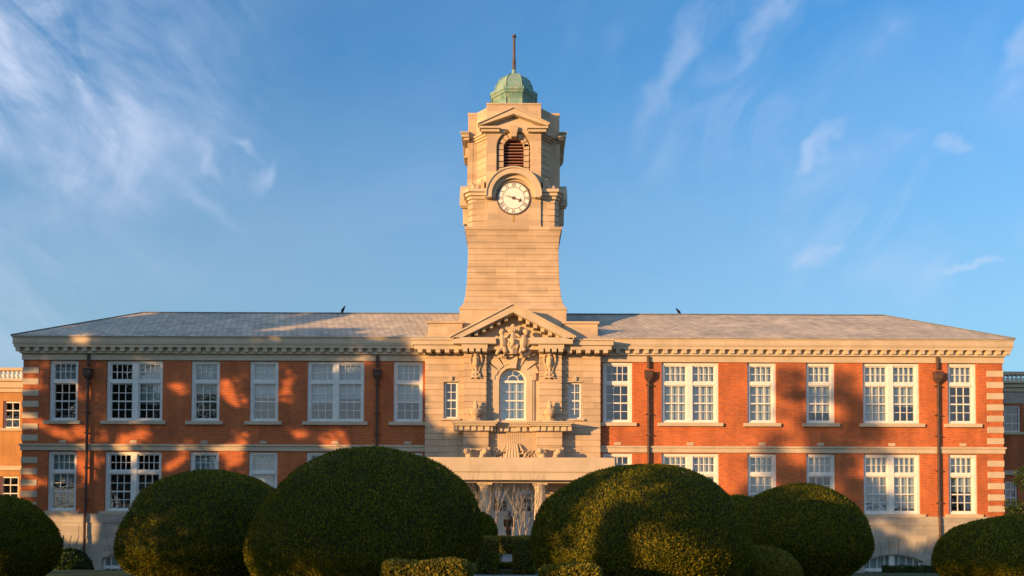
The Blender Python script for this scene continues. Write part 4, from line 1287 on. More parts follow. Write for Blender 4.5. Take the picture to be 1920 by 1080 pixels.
def dome_bush(label, c, rx, ry, top, eq, n, seed, mat=YEW, L=.043, W=.018, cat='bush', group='clipped yew domes on the lawn', name='topiary_bush', amp=.035, sq=1.0, z0=0.0, lean=0.0):
    g = np.random.default_rng(seed)
    d = sphere_dirs(n, g); d = d[d[:,2] > -.75]
    s = lump(d, seed, amp)
    ex = np.sign(d)*np.abs(d)**sq
    s *= 1-np.abs(g.normal(0, .018, len(d)))
    P = ex*s[:,None]*np.array([rx, ry, 1.0]); P[:,2] *= np.where(d[:,2] > 0, top-eq, eq*1.12)
    Nn = d/np.array([rx, ry, (top-eq)]); Nn /= np.linalg.norm(Nn, axis=1)[:,None]
    P = P + np.array([0, 0, eq])
    keep = P[:,2] > .02; P, Nn = P[keep], Nn[keep]
    # scattered longer shoots break the outline
    k = g.choice(len(P), len(P)//22, replace=False)
    T = np.array([0,0,1.0]) - Nn*Nn[:,2:3]            # sprays lie against the clipped surface, tips upward
    G = Nn*.45 + T*.55; v1, f1 = leaves(P - G*L*.5, G, L, W, g, .42, .1, Nn)
    v3, f3 = leaves(P[k] - Nn[k]*L*.3, Nn[k], L*1.1, W*.9, g, .4, .35)
    v2, f2 = ellipsoid((0,0,eq), rx, ry, top-eq, eq*1.1, seed, amp, .955)
    V, F, M = merge([(v1,f1,0),(v2,f2,1),(v3,f3,0)]); V[:,0] += lean*np.maximum(V[:,2]-eq*.5, 0)
    o = link(name, np_mesh(name, V, F, [mat, CORE], M)); o.location = (c[0], c[1], z0)
    return tag(o, label, cat, group)

def pxX(px, Y): return (px-960)/FPX*Y
DB = dome_bush
DB('huge dark yew dome, tallest of all, left of the entrance', (pxX(683,14.2),14.2), 2.04, 2.0, 2.70, .95, 140000, 11, lean=.11)
DB('broad yew dome with golden sunlit patches, right of the entrance', (pxX(1196,13.8),13.8), 1.89, 1.9, 2.44, .98, 125000, 12)
DB('large dark yew dome in front of the left double windows', (pxX(408,17),17), 1.97, 1.95, 2.50, .85, 90000, 13, L=.05, W=.021)
DB('yew dome with sunlit top behind the golden patched one', (pxX(1500,18),18), 1.48, 1.5, 2.27, 1.0, 66000, 14, L=.05, W=.021)
DB('yew dome cut by the left edge of the picture', (pxX(12,17),17), 1.02, 1.1, 1.86, .75, 46000, 15, L=.05, W=.021)
DB('brownish yew dome cut by the right edge of the picture', (pxX(1902,16.2),16.2), 1.47, 1.6, 1.60, .62, 66000, 16, L=.05, W=.021)
DB('distant yew dome peeping between two nearer domes on the right', (pxX(1378,24),24), 1.35, 1.3, 2.03, .8, 20000, 17, L=.11, W=.04)
DB('low rounded shrub tucked between the two right hand domes', (pxX(1428,15.4),15.4), .72, .7, .93, .4, 12000, 18, mat=BOX, group=None, cat='shrub', name='round_shrub', L=.07, W=.04)
DB('rounded yew beside the entrance, half hidden by the largest dome', (pxX(900,28),28), .62, .6, 1.5, .7, 9000, 19, L=.11, W=.04, group=None)
DB('small glossy leafed shrub below the far left basement window', (pxX(133,35.2),35.2), .95, .8, -.23-GZ, 1.0, 9000, 20, mat=LAUREL, group=None, cat='shrub', name='laurel_shrub', L=.15, W=.08, amp=.09, z0=GZ)

def box_hedge(label, x0, x1, y0, y1, h, n, seed, z0=0.0, r=.09, group='low box hedges', L=.05, W=.034, mat=BOX):
    g = np.random.default_rng(seed)
    lx, ly = x1-x0, y1-y0
    A = np.array([lx*ly, lx*h, lx*h, ly*h, ly*h]); f = g.choice(5, n, p=A/A.sum()); a, b = g.uniform(-1,1,n), g.uniform(-1,1,n)
    P = np.zeros((n,3)); Nn = np.zeros((n,3))
    hx, hy = lx/2, ly/2
    for k, (fx, nn) in enumerate([(lambda a,b: np.stack([a*hx,b*hy,np.full_like(a,h)],-1),(0,0,1)), (lambda a,b: np.stack([a*hx,np.full_like(a,-hy),(b+1)/2*h],-1),(0,-1,0)),
                                 (lambda a,b: np.stack([a*hx,np.full_like(a,hy),(b+1)/2*h],-1),(0,1,0)), (lambda a,b: np.stack([np.full_like(a,-hx),a*hy,(b+1)/2*h],-1),(-1,0,0)),
                                 (lambda a,b: np.stack([np.full_like(a,hx),a*hy,(b+1)/2*h],-1),(1,0,0))]):
        s = f == k; P[s] = fx(a[s], b[s]); Nn[s] = nn
    # round the clipped edges
    C = np.array([hx-r, hy-r, h-r]); Q = P.copy(); inner = np.stack([np.clip(P[:,0],-C[0],C[0]), np.clip(P[:,1],-C[1],C[1]), np.minimum(P[:,2], C[2])], -1)
    d = P-inner; dl = np.linalg.norm(d, axis=1)[:,None]+1e-6; P = inner + d/dl*np.minimum(dl, r); Nn = d/dl
    P += np.sin(P[:,[1,2,0]]*7+seed)*.018 + g.normal(0,.008,(n,3))
    G = Nn*.5 + np.array([0,0,.5]); v1, f1 = leaves(P-Nn*L*.5, G, L, W, g, .6, .1, Nn)
    m = MB(); m.box(-hx+.05, hx-.05, -hy+.05, hy-.05, 0, h-.06)
    V, F, M = merge([(v1,f1,0),(np.array(m.v), np.array(m.f), 1)])
    o = link('box_hedge', np_mesh('box_hedge', V, F, [mat, CORE], M)); o.location = ((x0+x1)/2, (y0+y1)/2, z0)
    return tag(o, label, 'hedge', group)
box_hedge('low clipped box hedge in front of the largest dark dome', pxX(716,11), pxX(881,11), 11.0, 11.7, .905, 9000, 31, r=.13)
box_hedge('sunlit low box hedge at the foot of the golden patched dome', pxX(1014,11), pxX(1132,11), 11.0, 11.7, .845, 7000, 32, r=.12)
box_hedge('square hedge block on the left of the gap to the doors', pxX(893,20), pxX(933,20), 20.0, 21.6, .90, 6000, 33)
box_hedge('square hedge block on the right of the gap to the doors', pxX(963,20), pxX(1006,20), 20.0, 21.6, .90, 6000, 34)
box_hedge('long hedge across the gap, below the entrance doors', XC-2.6, XC+2.4, 29.4, 30.3, .62, 9000, 35, L=.07, W=.05)
box_hedge('ankle high planting between the two hedge blocks', pxX(926,22.4), pxX(968,22.4), 21.9, 22.5, .16, 2500, 36)
box_hedge('bright green hedge below the right basement window', pxX(1668,36), pxX(1790,36), 36.0, 36.9, Z(1061,36)-GZ, 9000, 37, z0=GZ, L=.10, W=.06, r=.12, mat=LAUREL)

# ------------------------------------------------------------------ trees
def grow(m, p, d, L, r, depth, g, spread=.5, up=.25, sides=5):
    """recursive tapering limb; returns twig tips"""
    tips = []
    pts, rad = [Vector(p)], [r]
    q = Vector(p); dd = Vector(d).normalized(); n = 4
    for i in range(n):
        dd = (dd + Vector((g.gauss(0,.12), g.gauss(0,.12), g.gauss(0,.08)+up*.12))).normalized()
        q = q + dd*L/n; pts.append(q.copy()); rad.append(r*(1-.5*(i+1)/n))
    m.tube(pts, rad, sides if depth > 1 else 4)
    if depth == 0: return [pts[-1]]
    for k in range(3 if depth > 1 else 3):
        i = n if k == 0 else g.choice((2,3))
        ax = Vector((g.gauss(0,1), g.gauss(0,1), g.gauss(0,.4)))
        nd = (dd*(1-spread*.4) + ax.normalized()*spread + Vector((0,0,up))).normalized()
        tips += grow(m, pts[i], nd, L*g.uniform(.62,.85), rad[i]*.78, depth-1, g, spread, up, sides)
    return tips

def bare_shrub(label, px, base_z, seed, stems, Y=31.0, h=3.7, lean=0.0):
    g = random.Random(seed); x = pxX(px, Y)
    e = empty('bare_shrub', (x, Y, base_z), label, 'shrub', 'leafless shrubs before the doors')
    tm = MB(); m = MB()
    for k in range(stems):
        a = g.uniform(0, 6.28); s_ = .34 + .25*g.random()
        d = Vector((math.cos(a)*s_ + lean, math.sin(a)*s_*.6, 1)).normalized()
        b = Vector((x+.06*math.cos(a), Y+.06*math.sin(a), base_z))
        p1 = b + d*(.5+.3*g.random())
        tm.tube([b, (b+p1)/2+Vector((g.gauss(0,.02),0,0)), p1], [.035,.03,.025], 6)
        for j in range(2):
            dd = (d + Vector((g.gauss(0,.42), g.gauss(0,.3), .8))).normalized()
            grow(m, p1, dd, h*.36*g.uniform(.75,1.1), .032, 2, g, .42, .42, 5)
    tm.build('stem', TWIG, e); m.build('twigs', TWIG, e)
bare_shrub('pale leafless shrub of many upright twigs, leftmost before the doors', 922, 0, 41, 5, Y=30.9, h=3.5, lean=-.2)
bare_shrub('leafless shrub branching low, just right of the hooded person', 967, 0, 47, 2, Y=31.1, h=3.7, lean=.16)
bare_shrub('leafless shrub with a forked grey stem before the right door', 984, 0, 43, 3, Y=31.0, h=3.7, lean=.1)

AZ, EL = R(52), R(6.5)
SUN = Vector((-math.sin(AZ)*math.cos(EL), -math.cos(AZ)*math.cos(EL), math.sin(EL)))
def back(xf_, zf_, t, yf_=Y0): return Vector((xf_, yf_, zf_)) + SUN*t

def leafy_tree(name, base, clumps, label, cat, group, seed, leafsize=.2, per=170, mat=TREELEAF, trunk_r=.22, crown_base=None, limbs=6):
    """trunk with limbs reaching into leaf clumps given as (centre, radius)"""
    g = np.random.default_rng(seed); rg = random.Random(seed)
    e = empty(name, base, label, cat, group)
    top = max(c[2] for c, r in clumps); zc = crown_base or base[2]+(top-base[2])*.3
    m = MB(); b = Vector(base)
    axis = Vector((sum(c[0] for c, r in clumps)/len(clumps), sum(c[1] for c, r in clumps)/len(clumps), 0))
    pts = [b, b+Vector((.06,.04,(zc-b.z)*.5)), Vector((b.x*.6+axis.x*.4, b.y*.6+axis.y*.4, zc)), Vector((axis.x, axis.y, zc+(top-zc)*.6))]
    m.tube(pts, [trunk_r*1.25, trunk_r, trunk_r*.8, trunk_r*.35], 9)
    for c, r in rg.sample(clumps, min(limbs, len(clumps))):
        s = pts[2]+(pts[3]-pts[2])*rg.uniform(0,.8); c = Vector(c)
        m.tube([s, (s+c)/2+Vector((rg.gauss(0,.15), rg.gauss(0,.15), .1)), c], [trunk_r*.35, trunk_r*.22, trunk_r*.08], 6)
    m.build('trunk', BARK, e, smooth=True)
    P, D = [], []
    for c, r in clumps:
        k = int(per*(r/.7)**2)
        d = sphere_dirs(k, g); P.append(np.array(c)+d*r*(g.uniform(.15,1,k)**.5)[:,None]*np.array([1,1,.8])); D.append(d)
    P, D = np.concatenate(P), np.concatenate(D)
    v, f = leaves(P, D, leafsize, leafsize*.55, g, .9, 0)
    link('crown', np_mesh('crown', v, f, [mat]), e)
    return e

# small tree at the right edge, in front of the shaded annex
g = random.Random(5)
cl = []
for k in range(26):
    a = g.uniform(0, 6.28); t = g.random()
    cl.append((Vector((25.35+math.cos(a)*1.35*(1-.55*t), 38.3+math.sin(a)*1.2*(1-.55*t), -.3+4.2*t)), g.uniform(.26,.42)))
leafy_tree('small_tree', (25.4, 38.3, GZ), cl, 'small dark green tree at the right edge before the shaded annex', 'tree', None, 51, .13, 800, LAUREL, .09, limbs=10)

# trees standing left of the view: they shade the facade and show in the panes
# open gaps in the crowns, given where their light falls on the brick front (photo column, row, half sizes)
GAPS = [(336,729,22,20),(435,734,24,42),(540,727,22,42),(635,818,30,18),(350,826,18,12),(205,820,46,11),(120,812,42,14),(55,790,18,18),(335,868,20,24),
        (435,862,26,20),(145,865,11,26),(182,872,15,32),(150,990,66,34),(60,722,20,9),(630,690,38,9),(155,729,9,8),(185,645,18,6),(540,641,28,7),(720,640,20,7),
        (435,836,56,6),(690,668,12,9),(270,678,20,6),(826,764,13,20),(75,690,16,7),(270,815,18,14),(560,815,22,9),(470,812,26,8),(640,842,40,7),(60,905,16,26),(250,866,10,30),
        (860,830,13,16),(880,880,30,12),(470,905,20,14)]
GAPS = [(U(x, y, Y0).x, U(x, y, Y0).z, a/35.0, b/35.0) for x, y, a, b in GAPS]
from mathutils import noise as mnoise
def shade_tree(Xf, t, half, z0, z1, n, seed, rmin=.36, rmax=.6, label=None, keep=None, Yf=Y0, name='shade_tree', th=.20, per=330):
    """crown that shades facade x = Xf +- half between heights z0 and z1 (seen along the sun)"""
    g = random.Random(seed); cl = []; tries = 0
    while len(cl) < n and tries < 30*n:
        tries += 1
        a, b = g.uniform(-1,1), g.uniform(-1,1)
        if a**4 + b**4 > 1: continue
        fx, fz = Xf + a*half, (z0+z1)/2 + b*(z1-z0)/2
        if keep and not keep(fx, fz): continue
        r = g.uniform(rmin, rmax)
        if any(((fx-x)/(ra*.8+r*.9))**2 + ((fz-z)/(rb*.8+r*.55))**2 < 1 for x, z, ra, rb in GAPS): continue
        if mnoise.noise(Vector((fx*.55, fz*1.0, seed*.0+2.3))) > th: continue
        cl.append((back(fx, fz, t + g.uniform(-2.2,2.2), Yf), r))
    c0 = back(Xf, 0, t, Yf)
    return leafy_tree(name, (c0.x, c0.y, 0), cl, label, 'tree', 'trees left of the view', seed, .2, per, TREELEAF, .3, limbs=14)
lab = 'tall leafy tree beyond the left edge, its shadow dappling the brick front'
def rv(x, z):
    if x > -4.3: return z < 5.6 and z > 2.2
    if x > -5.5: return z < 7.6
    if z > 11.5: return x < -15.2
    if z > 10.8: return x < -9.5
    return True
shade_tree(-21.6, 32, 5.5, -1.6, 14.6, 760, 61, label=lab, keep=rv, th=.62)
shade_tree(-13.2, 29, 5.4, .4, 14.2, 740, 62, label=lab, keep=rv, th=.62)
shade_tree(-6.4, 31, 5.0, .4, 11.4, 560, 63, label=lab, keep=rv, th=.6)
shade_tree(17.0, 62, 5.2, .3, 10.2, 150, 64, label='taller leafy tree far beyond the left edge, softly shading the right hand brick', keep=lambda x, z: abs(x-16.6) < 5.0-.36*max(0,z), th=.12, per=200)
shade_tree(-1.6, 34, 4.2, -1.8, 2.4, 150, 65, label='unseen low broad tree added beyond the left edge to shade the entrance doors', th=.4)  # added only to put the doorway in shade

def row_tree(u, s, rad, z0, z1, n, seed):  # unseen light blocker added for the domes, spaced to leave sunlit patches
    g = random.Random(seed); cl = []
    cx, cy = .616*u+.788*s, -.788*u+.616*s
    while len(cl) < n:
        a, b, c = g.uniform(-1,1), g.uniform(-1,1), g.uniform(-1,1)
        if a*a+b*b+c*c > 1: continue
        cl.append((Vector((cx+a*rad, cy+b*rad, (z0+z1)/2+c*(z1-z0)/2)), g.uniform(.45,.65)))
    return leafy_tree('shade_tree', (cx, cy, 0), cl, 'unseen small leafy tree added left of the view to shade the domes', 'tree', 'row of unseen small trees added to shade the lawn', seed, .22, 150, TREELEAF, .13, limbs=8)
for k, (u, s, rad, z0, z1, n) in enumerate([(-21.7,-7,1.8,1.8,6.0,110), (-18.6,-8,2.0,1.7,6.0,110), (-15.0,-8,2.0,1.6,6.2,120), (-11.45,-8,2.0,1.7,6.2,150), (-6.75,-9,2.05,3.3,6.8,140), (-2.6,-9,2.1,2.0,6.4,120)]):
    row_tree(u, s, rad, z0, z1, n, 70+k)

g = random.Random(9)  # thin unseen tree, added to throw a dark strip on the dome
cx, cy = .616*-8.55+.788*-8.2, -.788*-8.55+.616*-8.2
cl = [(Vector((cx+g.gauss(0,.05), cy+g.gauss(0,.05), .5+3.0*k/26)), .2) for k in range(27)]
leafy_tree('shade_strip_tree', (cx, cy, 0), cl, 'unseen slender tree added left of the view to stripe the golden patched dome with shade', 'tree', None, 90, .14, 2600, TREELEAF, .07, limbs=4)

# ------------------------------------------------------------------ person walking to the doors
def plain(name, c, rough=.8):
    m, nt, b = new_mat(name); g = N(nt, 'ShaderNodeNewGeometry').outputs['Position']
    f = noise(nt, g, 18, 3); nt.links.new(ramp(nt, f, [(.3, tuple(v*.8 for v in c)), (.7, tuple(v*1.15 for v in c))]), b.inputs['Base Color'])
    b.inputs['Roughness'].default_value = rough; b.inputs['Specular IOR Level'].default_value = .15; return m
SKIN = plain('skin', (.42,.26,.18), .6); JACKET = plain('grey_blue_fabric', (.03,.045,.065)); BLACKC = plain('black_fabric', (.006,.006,.008)); HAIR = plain('dark_hair', (.03,.022,.018)); SHOE = plain('dark_shoe', (.02,.02,.02), .5)
def skinned(name, chains, mat, parent, root=0, levels=1):
    """chains of ((x,y,z), radius) joined where points coincide, grown with a Skin modifier"""
    idx, V, Rr, E = {}, [], [], []
    for ch in chains:
        prev = None
        for p, r in ch:
            k = tuple(round(c, 4) for c in p)
            if k not in idx: idx[k] = len(V); V.append(p); Rr.append(r)
            i = idx[k]
            if prev is not None and prev != i: E.append((prev, i))
            prev = i
    me = bpy.data.meshes.new(name); me.from_pydata(V, E, []); me.materials.append(mat)
    o = bpy.data.objects.new(name, me); COL.objects.link(o); o.parent = parent
    md = o.modifiers.new('skin', 'SKIN'); md.use_smooth_shade = True
    while len(me.skin_vertices) == 0: break
    if not me.skin_vertices:
        bm = bmesh.new(); bm.from_mesh(me); bm.verts.layers.skin.verify(); bm.to_mesh(me); bm.free()
    sv = me.skin_vertices[0].data
    for i, r in enumerate(Rr):
        sv[i].radius = (r, r) if not isinstance(r, tuple) else r; sv[i].use_root = (i == root)
    sd = o.modifiers.new('subd', 'SUBSURF'); sd.levels = sd.render_levels = levels
    return o
pp = U(953, 1000, 36.4)
per = empty('person', (pp.x, 36.4, 0.006), 'person in a long black coat with a grey blue hood, walking towards the doors', 'person')
per.scale = (.9, .9, .9); per.rotation_euler = (0, 0, R(-28))
# local frame: facing +y (towards the doors), height about 1.72
tor = [((0,0,.93),.105), ((0,.0,1.08),.105), ((0,.01,1.25),.125), ((0,.0,1.40),.10), ((0,.01,1.47),.05), ((0,.03,1.54),.058), ((0,.035,1.62),.088), ((0,.03,1.69),.070)]
def arm(s, fwd):
    sh, el, wr = (s*.17,0,1.40), (s*.24,-.02+fwd*.4,1.13), (s*.235,.08+fwd,.90)
    return [(tor[3][0],.10), (sh,.055), (el,.040), (wr,.028)], wr
la, lw = arm(-1, .06); ra, rw = arm(1, -.02)
def hand_(w, s):
    x, y, z = w; out = [[((x,y,z),.028), ((x,y+.02,z-.055),.030)]]
    palm = (x, y+.02, z-.055)
    for k, ln in enumerate((.066,.075,.070,.056)):
        o_ = -.026+.0175*k
        out.append([(palm,.030), ((x-s*.004,y+.02+o_,z-.095),.0095), ((x-s*.012,y+.024+o_,z-.095-ln*.5),.0085), ((x-s*.028,y+.024+o_,z-.095-ln*.85),.007)])
    out.append([(palm,.030), ((x-s*.012,y+.055,z-.070),.010), ((x-s*.02,y+.070,z-.105),.0085)])
    return out
def leg(s, f):
    return [((0,0,.93),.105), ((s*.085,0,.90),.082), ((s*.09,.03+f*.45,.50),.056), ((s*.09,-.02+f,.10),.038)], (s*.09,-.02+f,.10)
l1, a1 = leg(-1, .16); l2, a2 = leg(1, -.12)
foot = lambda a, s: [(a,.038), ((a[0],a[1]+.02,.055),.04), ((a[0]+s*.015,a[1]+.17,.035),.03)]
skinned('body', [tor, la, ra, l1, l2, foot(a1,-1), foot(a2,1)] + hand_(lw,-1) + hand_(rw,1), SKIN, per)
fm = MB()                                       # face and ears
fm.ball((0,.125,1.605), (.012,.018,.022)); fm.ball((-.09,.03,1.61), (.012,.025,.034)); fm.ball((.09,.03,1.61), (.012,.025,.034)); fm.ball((0,.112,1.562), (.026,.010,.007))
o = fm.build('face', SKIN, None, smooth=True); o.parent = per
fm = MB(); fm.ball((-.032,.112,1.63), (.013,.008,.008)); fm.ball((.032,.112,1.63), (.013,.008,.008)); o = fm.build('eyes', HAIR, None, smooth=True); o.parent = per
fm = MB(); fm.ball((0,.022,1.655), (.094,.10,.09), 14, 9); o = fm.build('hair', HAIR, None, smooth=True); o.parent = per
up_ = lambda ch, k: [(p, r*k+.004) for p, r in ch]
skinned('coat', [[((0,0,.55),.17), ((0,0,.84),.155), ((0,0,.95),.15), ((0,.0,1.10),.148), ((0,.01,1.26),.162), ((0,.0,1.39),.13), ((0,.0,1.45),.085)],
                   [((0,0,1.39),.13)] + [(p, r+.022) for p, r in la[1:]], [((0,0,1.39),.13)] + [(p, r+.022) for p, r in ra[1:]]], BLACKC, per)
hm = MB(); rings = []
for k in range(9):                              # hood raised over the head, open at the face
    t = k/8; yy = -.11+.18*t; rr = .128*math.sqrt(max(.04, 1-((t-.62)/.75)**2))
    rings.append([(rr*math.cos(2*math.pi*i/16), yy, 1.62+rr*1.12*math.sin(2*math.pi*i/16)) for i in range(16)])
hm.loft(rings, caps=False); hm.add(rings[0], [tuple(range(16))]); hm.tube([(0,-.06,1.40),(0,-.075,1.50)], [.12,.09], 12)
hm.loft([[(rx*math.cos(2*math.pi*i/16), .0+ry*math.sin(2*math.pi*i/16), zz) for i in range(16)] for rx, ry, zz in ((.235,.16,1.30),(.235,.165,1.34),(.20,.15,1.43),(.11,.11,1.50),(.09,.09,1.53))])
o = hm.build('hood', JACKET, None, smooth=True); o.parent = per
skinned('trousers', [[((0,0,.96),.112), ((0,0,.93),.118)], up_(l1,1.13), up_(l2,1.13)], BLACKC, per)
for a, s in ((a1,-1),(a2,1)):
    m = MB(); m.loft([[(a[0]+s*.006*k_+w*math.cos(q), a[1]+yy, zz+h*math.sin(q)) for q in [2*math.pi*i/10 for i in range(10)]] for k_, (yy, w, zz, h) in enumerate([(-.065,.02,.045,.03),(-.05,.042,.05,.05),(.03,.045,.055,.055),(.12,.05,.04,.04),(.19,.042,.033,.03),(.215,.02,.03,.02)])])
    o = m.build('shoe', SHOE, None, smooth=True); o.parent = per

# ------------------------------------------------------------------ crows on the ridge
CROW = plain('black_feathers', (.012,.014,.02), .45)
def crow(px, flip, label, size, tiltdeg):
    p = U(px, 588, yr); e = empty('crow', (p.x, yr, zr+.06), label, 'bird', 'crows on the roof ridge')
    e.rotation_euler = (0,0,R(200 if flip else -20)); 
    t = R(tiltdeg); ax = Vector((math.cos(t),0,math.sin(t))); c = Vector((0,0,.17))*size
    m = MB()
    for k, (u, r) in enumerate([(-.12,.05),(-.06,.075),(0,.085),(.07,.075),(.12,.055)]): m.ball(c+ax*u*size, r*size)
    h = c+ax*.185*size+Vector((.01,0,.015))*size; m.ball(h, .052*size)
    m.tube([h+Vector((.03,0,0))*size, h+Vector((.075,0,-.005))*size, h+Vector((.105,0,-.015))*size], [.022*size,.015*size,.004*size], 6)
    m.tube([c-ax*.12*size, c-ax*.23*size, c-ax*.32*size], [.045*size,.035*size,.03*size], 6)
    for s in (-1,1): m.tube([c+ax*.08*size+Vector((0,s*.06,.0))*size, c-ax*.06*size+Vector((0,s*.075,.01))*size, c-ax*.24*size+Vector((0,s*.02,.01))*size], [.035*size,.045*size,.012*size], 6)
    o = m.build('body', CROW, None, remesh=.014); o.parent = e
    m = MB()
    for s in (-1,1): m.tube([(0,s*.035*size,.13*size),(0.01,s*.035*size,.0)], .009*size, 5); m.tube([(-.02*size,s*.035*size,.004),(.05*size,s*.035*size,.004)], .007*size, 4)
    o = m.build('legs', CROW, None); o.parent = e
crow(643, False, 'black crow on the roof ridge left of the clock tower', 1.0, 58)
crow(1272, True, 'black crow on the roof ridge right of the clock tower', .92, 44)

# ------------------------------------------------------------------ sky and sun
w = bpy.data.worlds.new('World'); sc.world = w; w.use_nodes = True
nt = w.node_tree; bg = nt.nodes['Background']
sky = N(nt, 'ShaderNodeTexSky'); sky.sky_type = 'NISHITA'; sky.sun_disc = False
sky.sun_elevation = EL; sky.sun_rotation = math.atan2(SUN.x, SUN.y) % (2*math.pi)
sky.altitude = 20; sky.air_density = SKY_AIR; sky.dust_density = SKY_DUST; sky.ozone_density = SKY_OZ
hsv = N(nt, 'ShaderNodeHueSaturation'); hsv.inputs['Saturation'].default_value = SKY_SAT; hsv.inputs['Value'].default_value = 1
nt.links.new(sky.outputs[0], hsv.inputs['Color'])
tint = mix_rgb(nt, hsv.outputs[0], SKY_TINT, 1.0, 'MULTIPLY')
tc = N(nt, 'ShaderNodeTexCoord').outputs['Generated']
sx = N(nt, 'ShaderNodeSeparateXYZ'); nt.links.new(tc, sx.inputs[0])
def mth(op, a, b=None):
    n = N(nt, 'ShaderNodeMath', operation=op)
    for s, v in ((n.inputs[0], a), (n.inputs[1], b)):
        if v is None: continue
        if hasattr(v, 'links'): nt.links.new(v, s)
        else: s.default_value = v
    return n.outputs[0]
den = mth('ADD', mth('ABSOLUTE', sx.outputs[1]), .08)
ca, cb = mth('DIVIDE', sx.outputs[0], den), mth('DIVIDE', sx.outputs[2], den)
cv = N(nt, 'ShaderNodeCombineXYZ'); nt.links.new(ca, cv.inputs[0]); nt.links.new(cb, cv.inputs[1])
def cirrus(rot, scale, stretch, lo, hi, off, seedz, dist=.8):
    mp = N(nt, 'ShaderNodeMapping'); mp.vector_type = 'TEXTURE'; mp.inputs['Rotation'].default_value = (0,0,R(rot)); mp.inputs['Scale'].default_value = (stretch,1,1); mp.inputs['Location'].default_value = (off[0],off[1],seedz)
    nt.links.new(cv.outputs[0], mp.inputs[0])
    n = N(nt, 'ShaderNodeTexNoise'); n.inputs['Scale'].default_value = scale; n.inputs['Detail'].default_value = 7; n.inputs['Roughness'].default_value = .58; n.inputs['Distortion'].default_value = dist
    nt.links.new(mp.outputs[0], n.inputs['Vector'])
    return ramp(nt, n.outputs['Fac'], [(lo, (0,0,0)), ((lo+hi)/2, (.36,.36,.36)), (hi, (1,1,1))])
def edge(v, a, b):
    n = N(nt, 'ShaderNodeMapRange'); n.interpolation_type = 'SMOOTHSTEP'; n.inputs[1].default_value = a; n.inputs[2].default_value = b
    nt.links.new(v, n.inputs[0]); return n.outputs[0]
c1 = cirrus(-36, 7, 1.7, .38, .72, (0,0), 1.3, 1.1)
c1b = cirrus(-44, 18, 2.4, .36, .75, (0,0), 7.7, 1.2)
m1 = mth('MULTIPLY', edge(ca, -.22, -.50), edge(cb, .28, .46))
m1 = mth('MAXIMUM', m1, mth('MULTIPLY', edge(ca, -.30, -.62), mth('MULTIPLY', edge(cb, .08, .20), .45)))
left = mth('MULTIPLY', m1, mth('ADD', mth('ADD', mth('MULTIPLY', c1, .72), mth('MULTIPLY', c1b, .5)), .06))
c2 = cirrus(55, 13, 2.2, .42, .80, (.3,.1), 4.1, .9)
m2 = mth('MULTIPLY', edge(ca, .02, .16), edge(cb, .14, .30))
patch = ramp(nt, noise(nt, mapped(nt, cv.outputs[0], (1,1,1)), 5.0, 3), [(.44, (0,0,0)), (.62, (1,1,1))])
right = mth('MULTIPLY', mth('MULTIPLY', mth('MULTIPLY', m2, c2), patch), .55)
c3 = cirrus(20, 3.0, 2.2, .42, .8, (0,0), 9.4, .4)
veil = mth('MULTIPLY', mth('MULTIPLY', c3, .26), edge(cb, .12, .4))
lowb = cirrus(8, 4, 6, .48, .8, (0,0), 2.2, .3)
hz = mth('ADD', mth('MULTIPLY', mth('MULTIPLY', lowb, .35), mth('MULTIPLY', edge(ca, .2, .6), edge(cb, .34, .16))), 0.0)
glow = mth('MULTIPLY', mth('MULTIPLY', edge(sx.outputs[1], .1, -.35), edge(sx.outputs[2], .6, .05)), .75)   # pale haze on the sunset side
def wisp(a0, b0, rot, la, lb, k):
    m = N(nt, 'ShaderNodeMapping'); m.vector_type = 'TEXTURE'; m.inputs['Location'].default_value = (a0, b0, 0); m.inputs['Rotation'].default_value = (0,0,R(rot)); m.inputs['Scale'].default_value = (la, lb, 1)
    nt.links.new(wv, m.inputs[0]); l = N(nt, 'ShaderNodeVectorMath', operation='LENGTH'); nt.links.new(m.outputs[0], l.inputs[0])
    return mth('MULTIPLY', edge(l.outputs['Value'], 1.15, 0), k*.55)
dn = N(nt, 'ShaderNodeTexNoise'); dn.inputs['Scale'].default_value = 16; dn.inputs['Detail'].default_value = 5; nt.links.new(cv.outputs[0], dn.inputs['Vector'])
sb = N(nt, 'ShaderNodeVectorMath', operation='SUBTRACT'); nt.links.new(dn.outputs['Color'], sb.inputs[0]); sb.inputs[1].default_value = (.5,.5,.5)
sm = N(nt, 'ShaderNodeVectorMath', operation='SCALE'); nt.links.new(sb.outputs[0], sm.inputs[0]); sm.inputs['Scale'].default_value = .085
wa = N(nt, 'ShaderNodeVectorMath', operation='ADD'); nt.links.new(cv.outputs[0], wa.inputs[0]); nt.links.new(sm.outputs[0], wa.inputs[1])
fl = N(nt, 'ShaderNodeVectorMath', operation='MULTIPLY'); nt.links.new(wa.outputs[0], fl.inputs[0]); fl.inputs[1].default_value = (1,1,0); wv = fl.outputs[0]
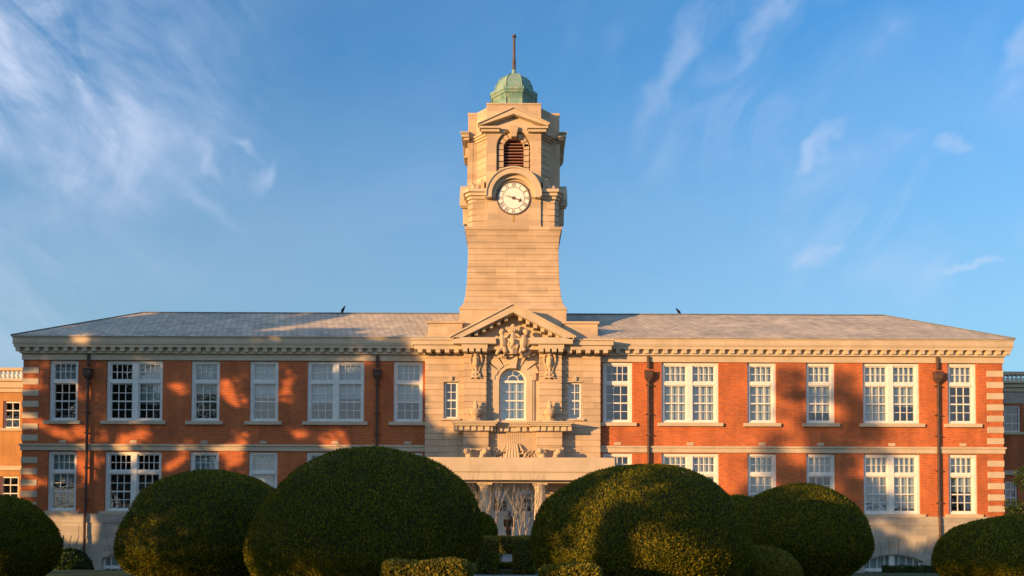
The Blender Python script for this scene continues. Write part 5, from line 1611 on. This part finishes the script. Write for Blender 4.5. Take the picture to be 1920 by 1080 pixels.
for args in ((.530,.292,2,.045,.009,.75),(.352,.296,33,.042,.013,.6),(.358,.42,50,.05,.016,.7),(.505,.435,35,.02,.010,.5),(.185,.52,66,.11,.022,.5),(.30,.58,48,.09,.022,.5),(-.29,.395,55,.035,.013,.6),(-.31,.42,-10,.02,.009,.5),(-.36,.41,-45,.05,.010,.35),(-.37,.36,-35,.07,.02,.35),(.6,.555,62,.07,.02,.5)):
    right = mth('ADD', right, wisp(*args))
cl = mth('MINIMUM', mth('ADD', mth('ADD', mth('ADD', left, right), glow), mth('ADD', veil, hz)), .85)
tint = mix_rgb(nt, tint, HAZE, mth('MULTIPLY', edge(cb, .62, .16), .46))       # air paler towards the horizon
col = mix_rgb(nt, tint, CLOUD, cl)
nt.links.new(col, bg.inputs[0]); bg.inputs[1].default_value = SKY_STR

L = bpy.data.lights.new('sun', 'SUN'); L.energy = SUN_STR; L.angle = R(.5); L.color = SUN_COL
lo = bpy.data.objects.new('sun', L); COL.objects.link(lo)
lo.rotation_euler = (-SUN).to_track_quat('-Z', 'Y').to_euler()

# ------------------------------------------------------------------ camera
cam = bpy.data.cameras.new('camera'); co = bpy.data.objects.new('camera', cam); COL.objects.link(co)
cam.sensor_width = 36; cam.lens = 36*FPX/1920; cam.clip_end = 3000; cam.clip_start = .1
cam.shift_x = 0; cam.shift_y = (CY-540)/1920
rt, upv, fw_ = Vector((1,0,0)), Vector((0,-math.sin(TH),math.cos(TH))), Vector((0,math.cos(TH),math.sin(TH)))
r2 = rt*math.cos(ROLL) + upv*math.sin(ROLL); u2 = -rt*math.sin(ROLL) + upv*math.cos(ROLL)
M = Matrix.Identity(4)
for i in range(3): M[i][0], M[i][1], M[i][2] = r2[i], u2[i], -fw_[i]
M.translation = Vector((0,0,EYE)); co.matrix_world = M
sc.camera = co
sc.view_settings.view_transform = 'Standard'; sc.view_settings.look = 'None'; sc.view_settings.exposure = EXPO; sc.view_settings.gamma = 1
sc.view_settings.use_curve_mapping = False
sc.cycles.max_bounces = 6; sc.cycles.transparent_max_bounces = 12; sc.cycles.caustics_reflective = False; sc.cycles.caustics_refractive = False
sc.cycles.sample_clamp_indirect = 6
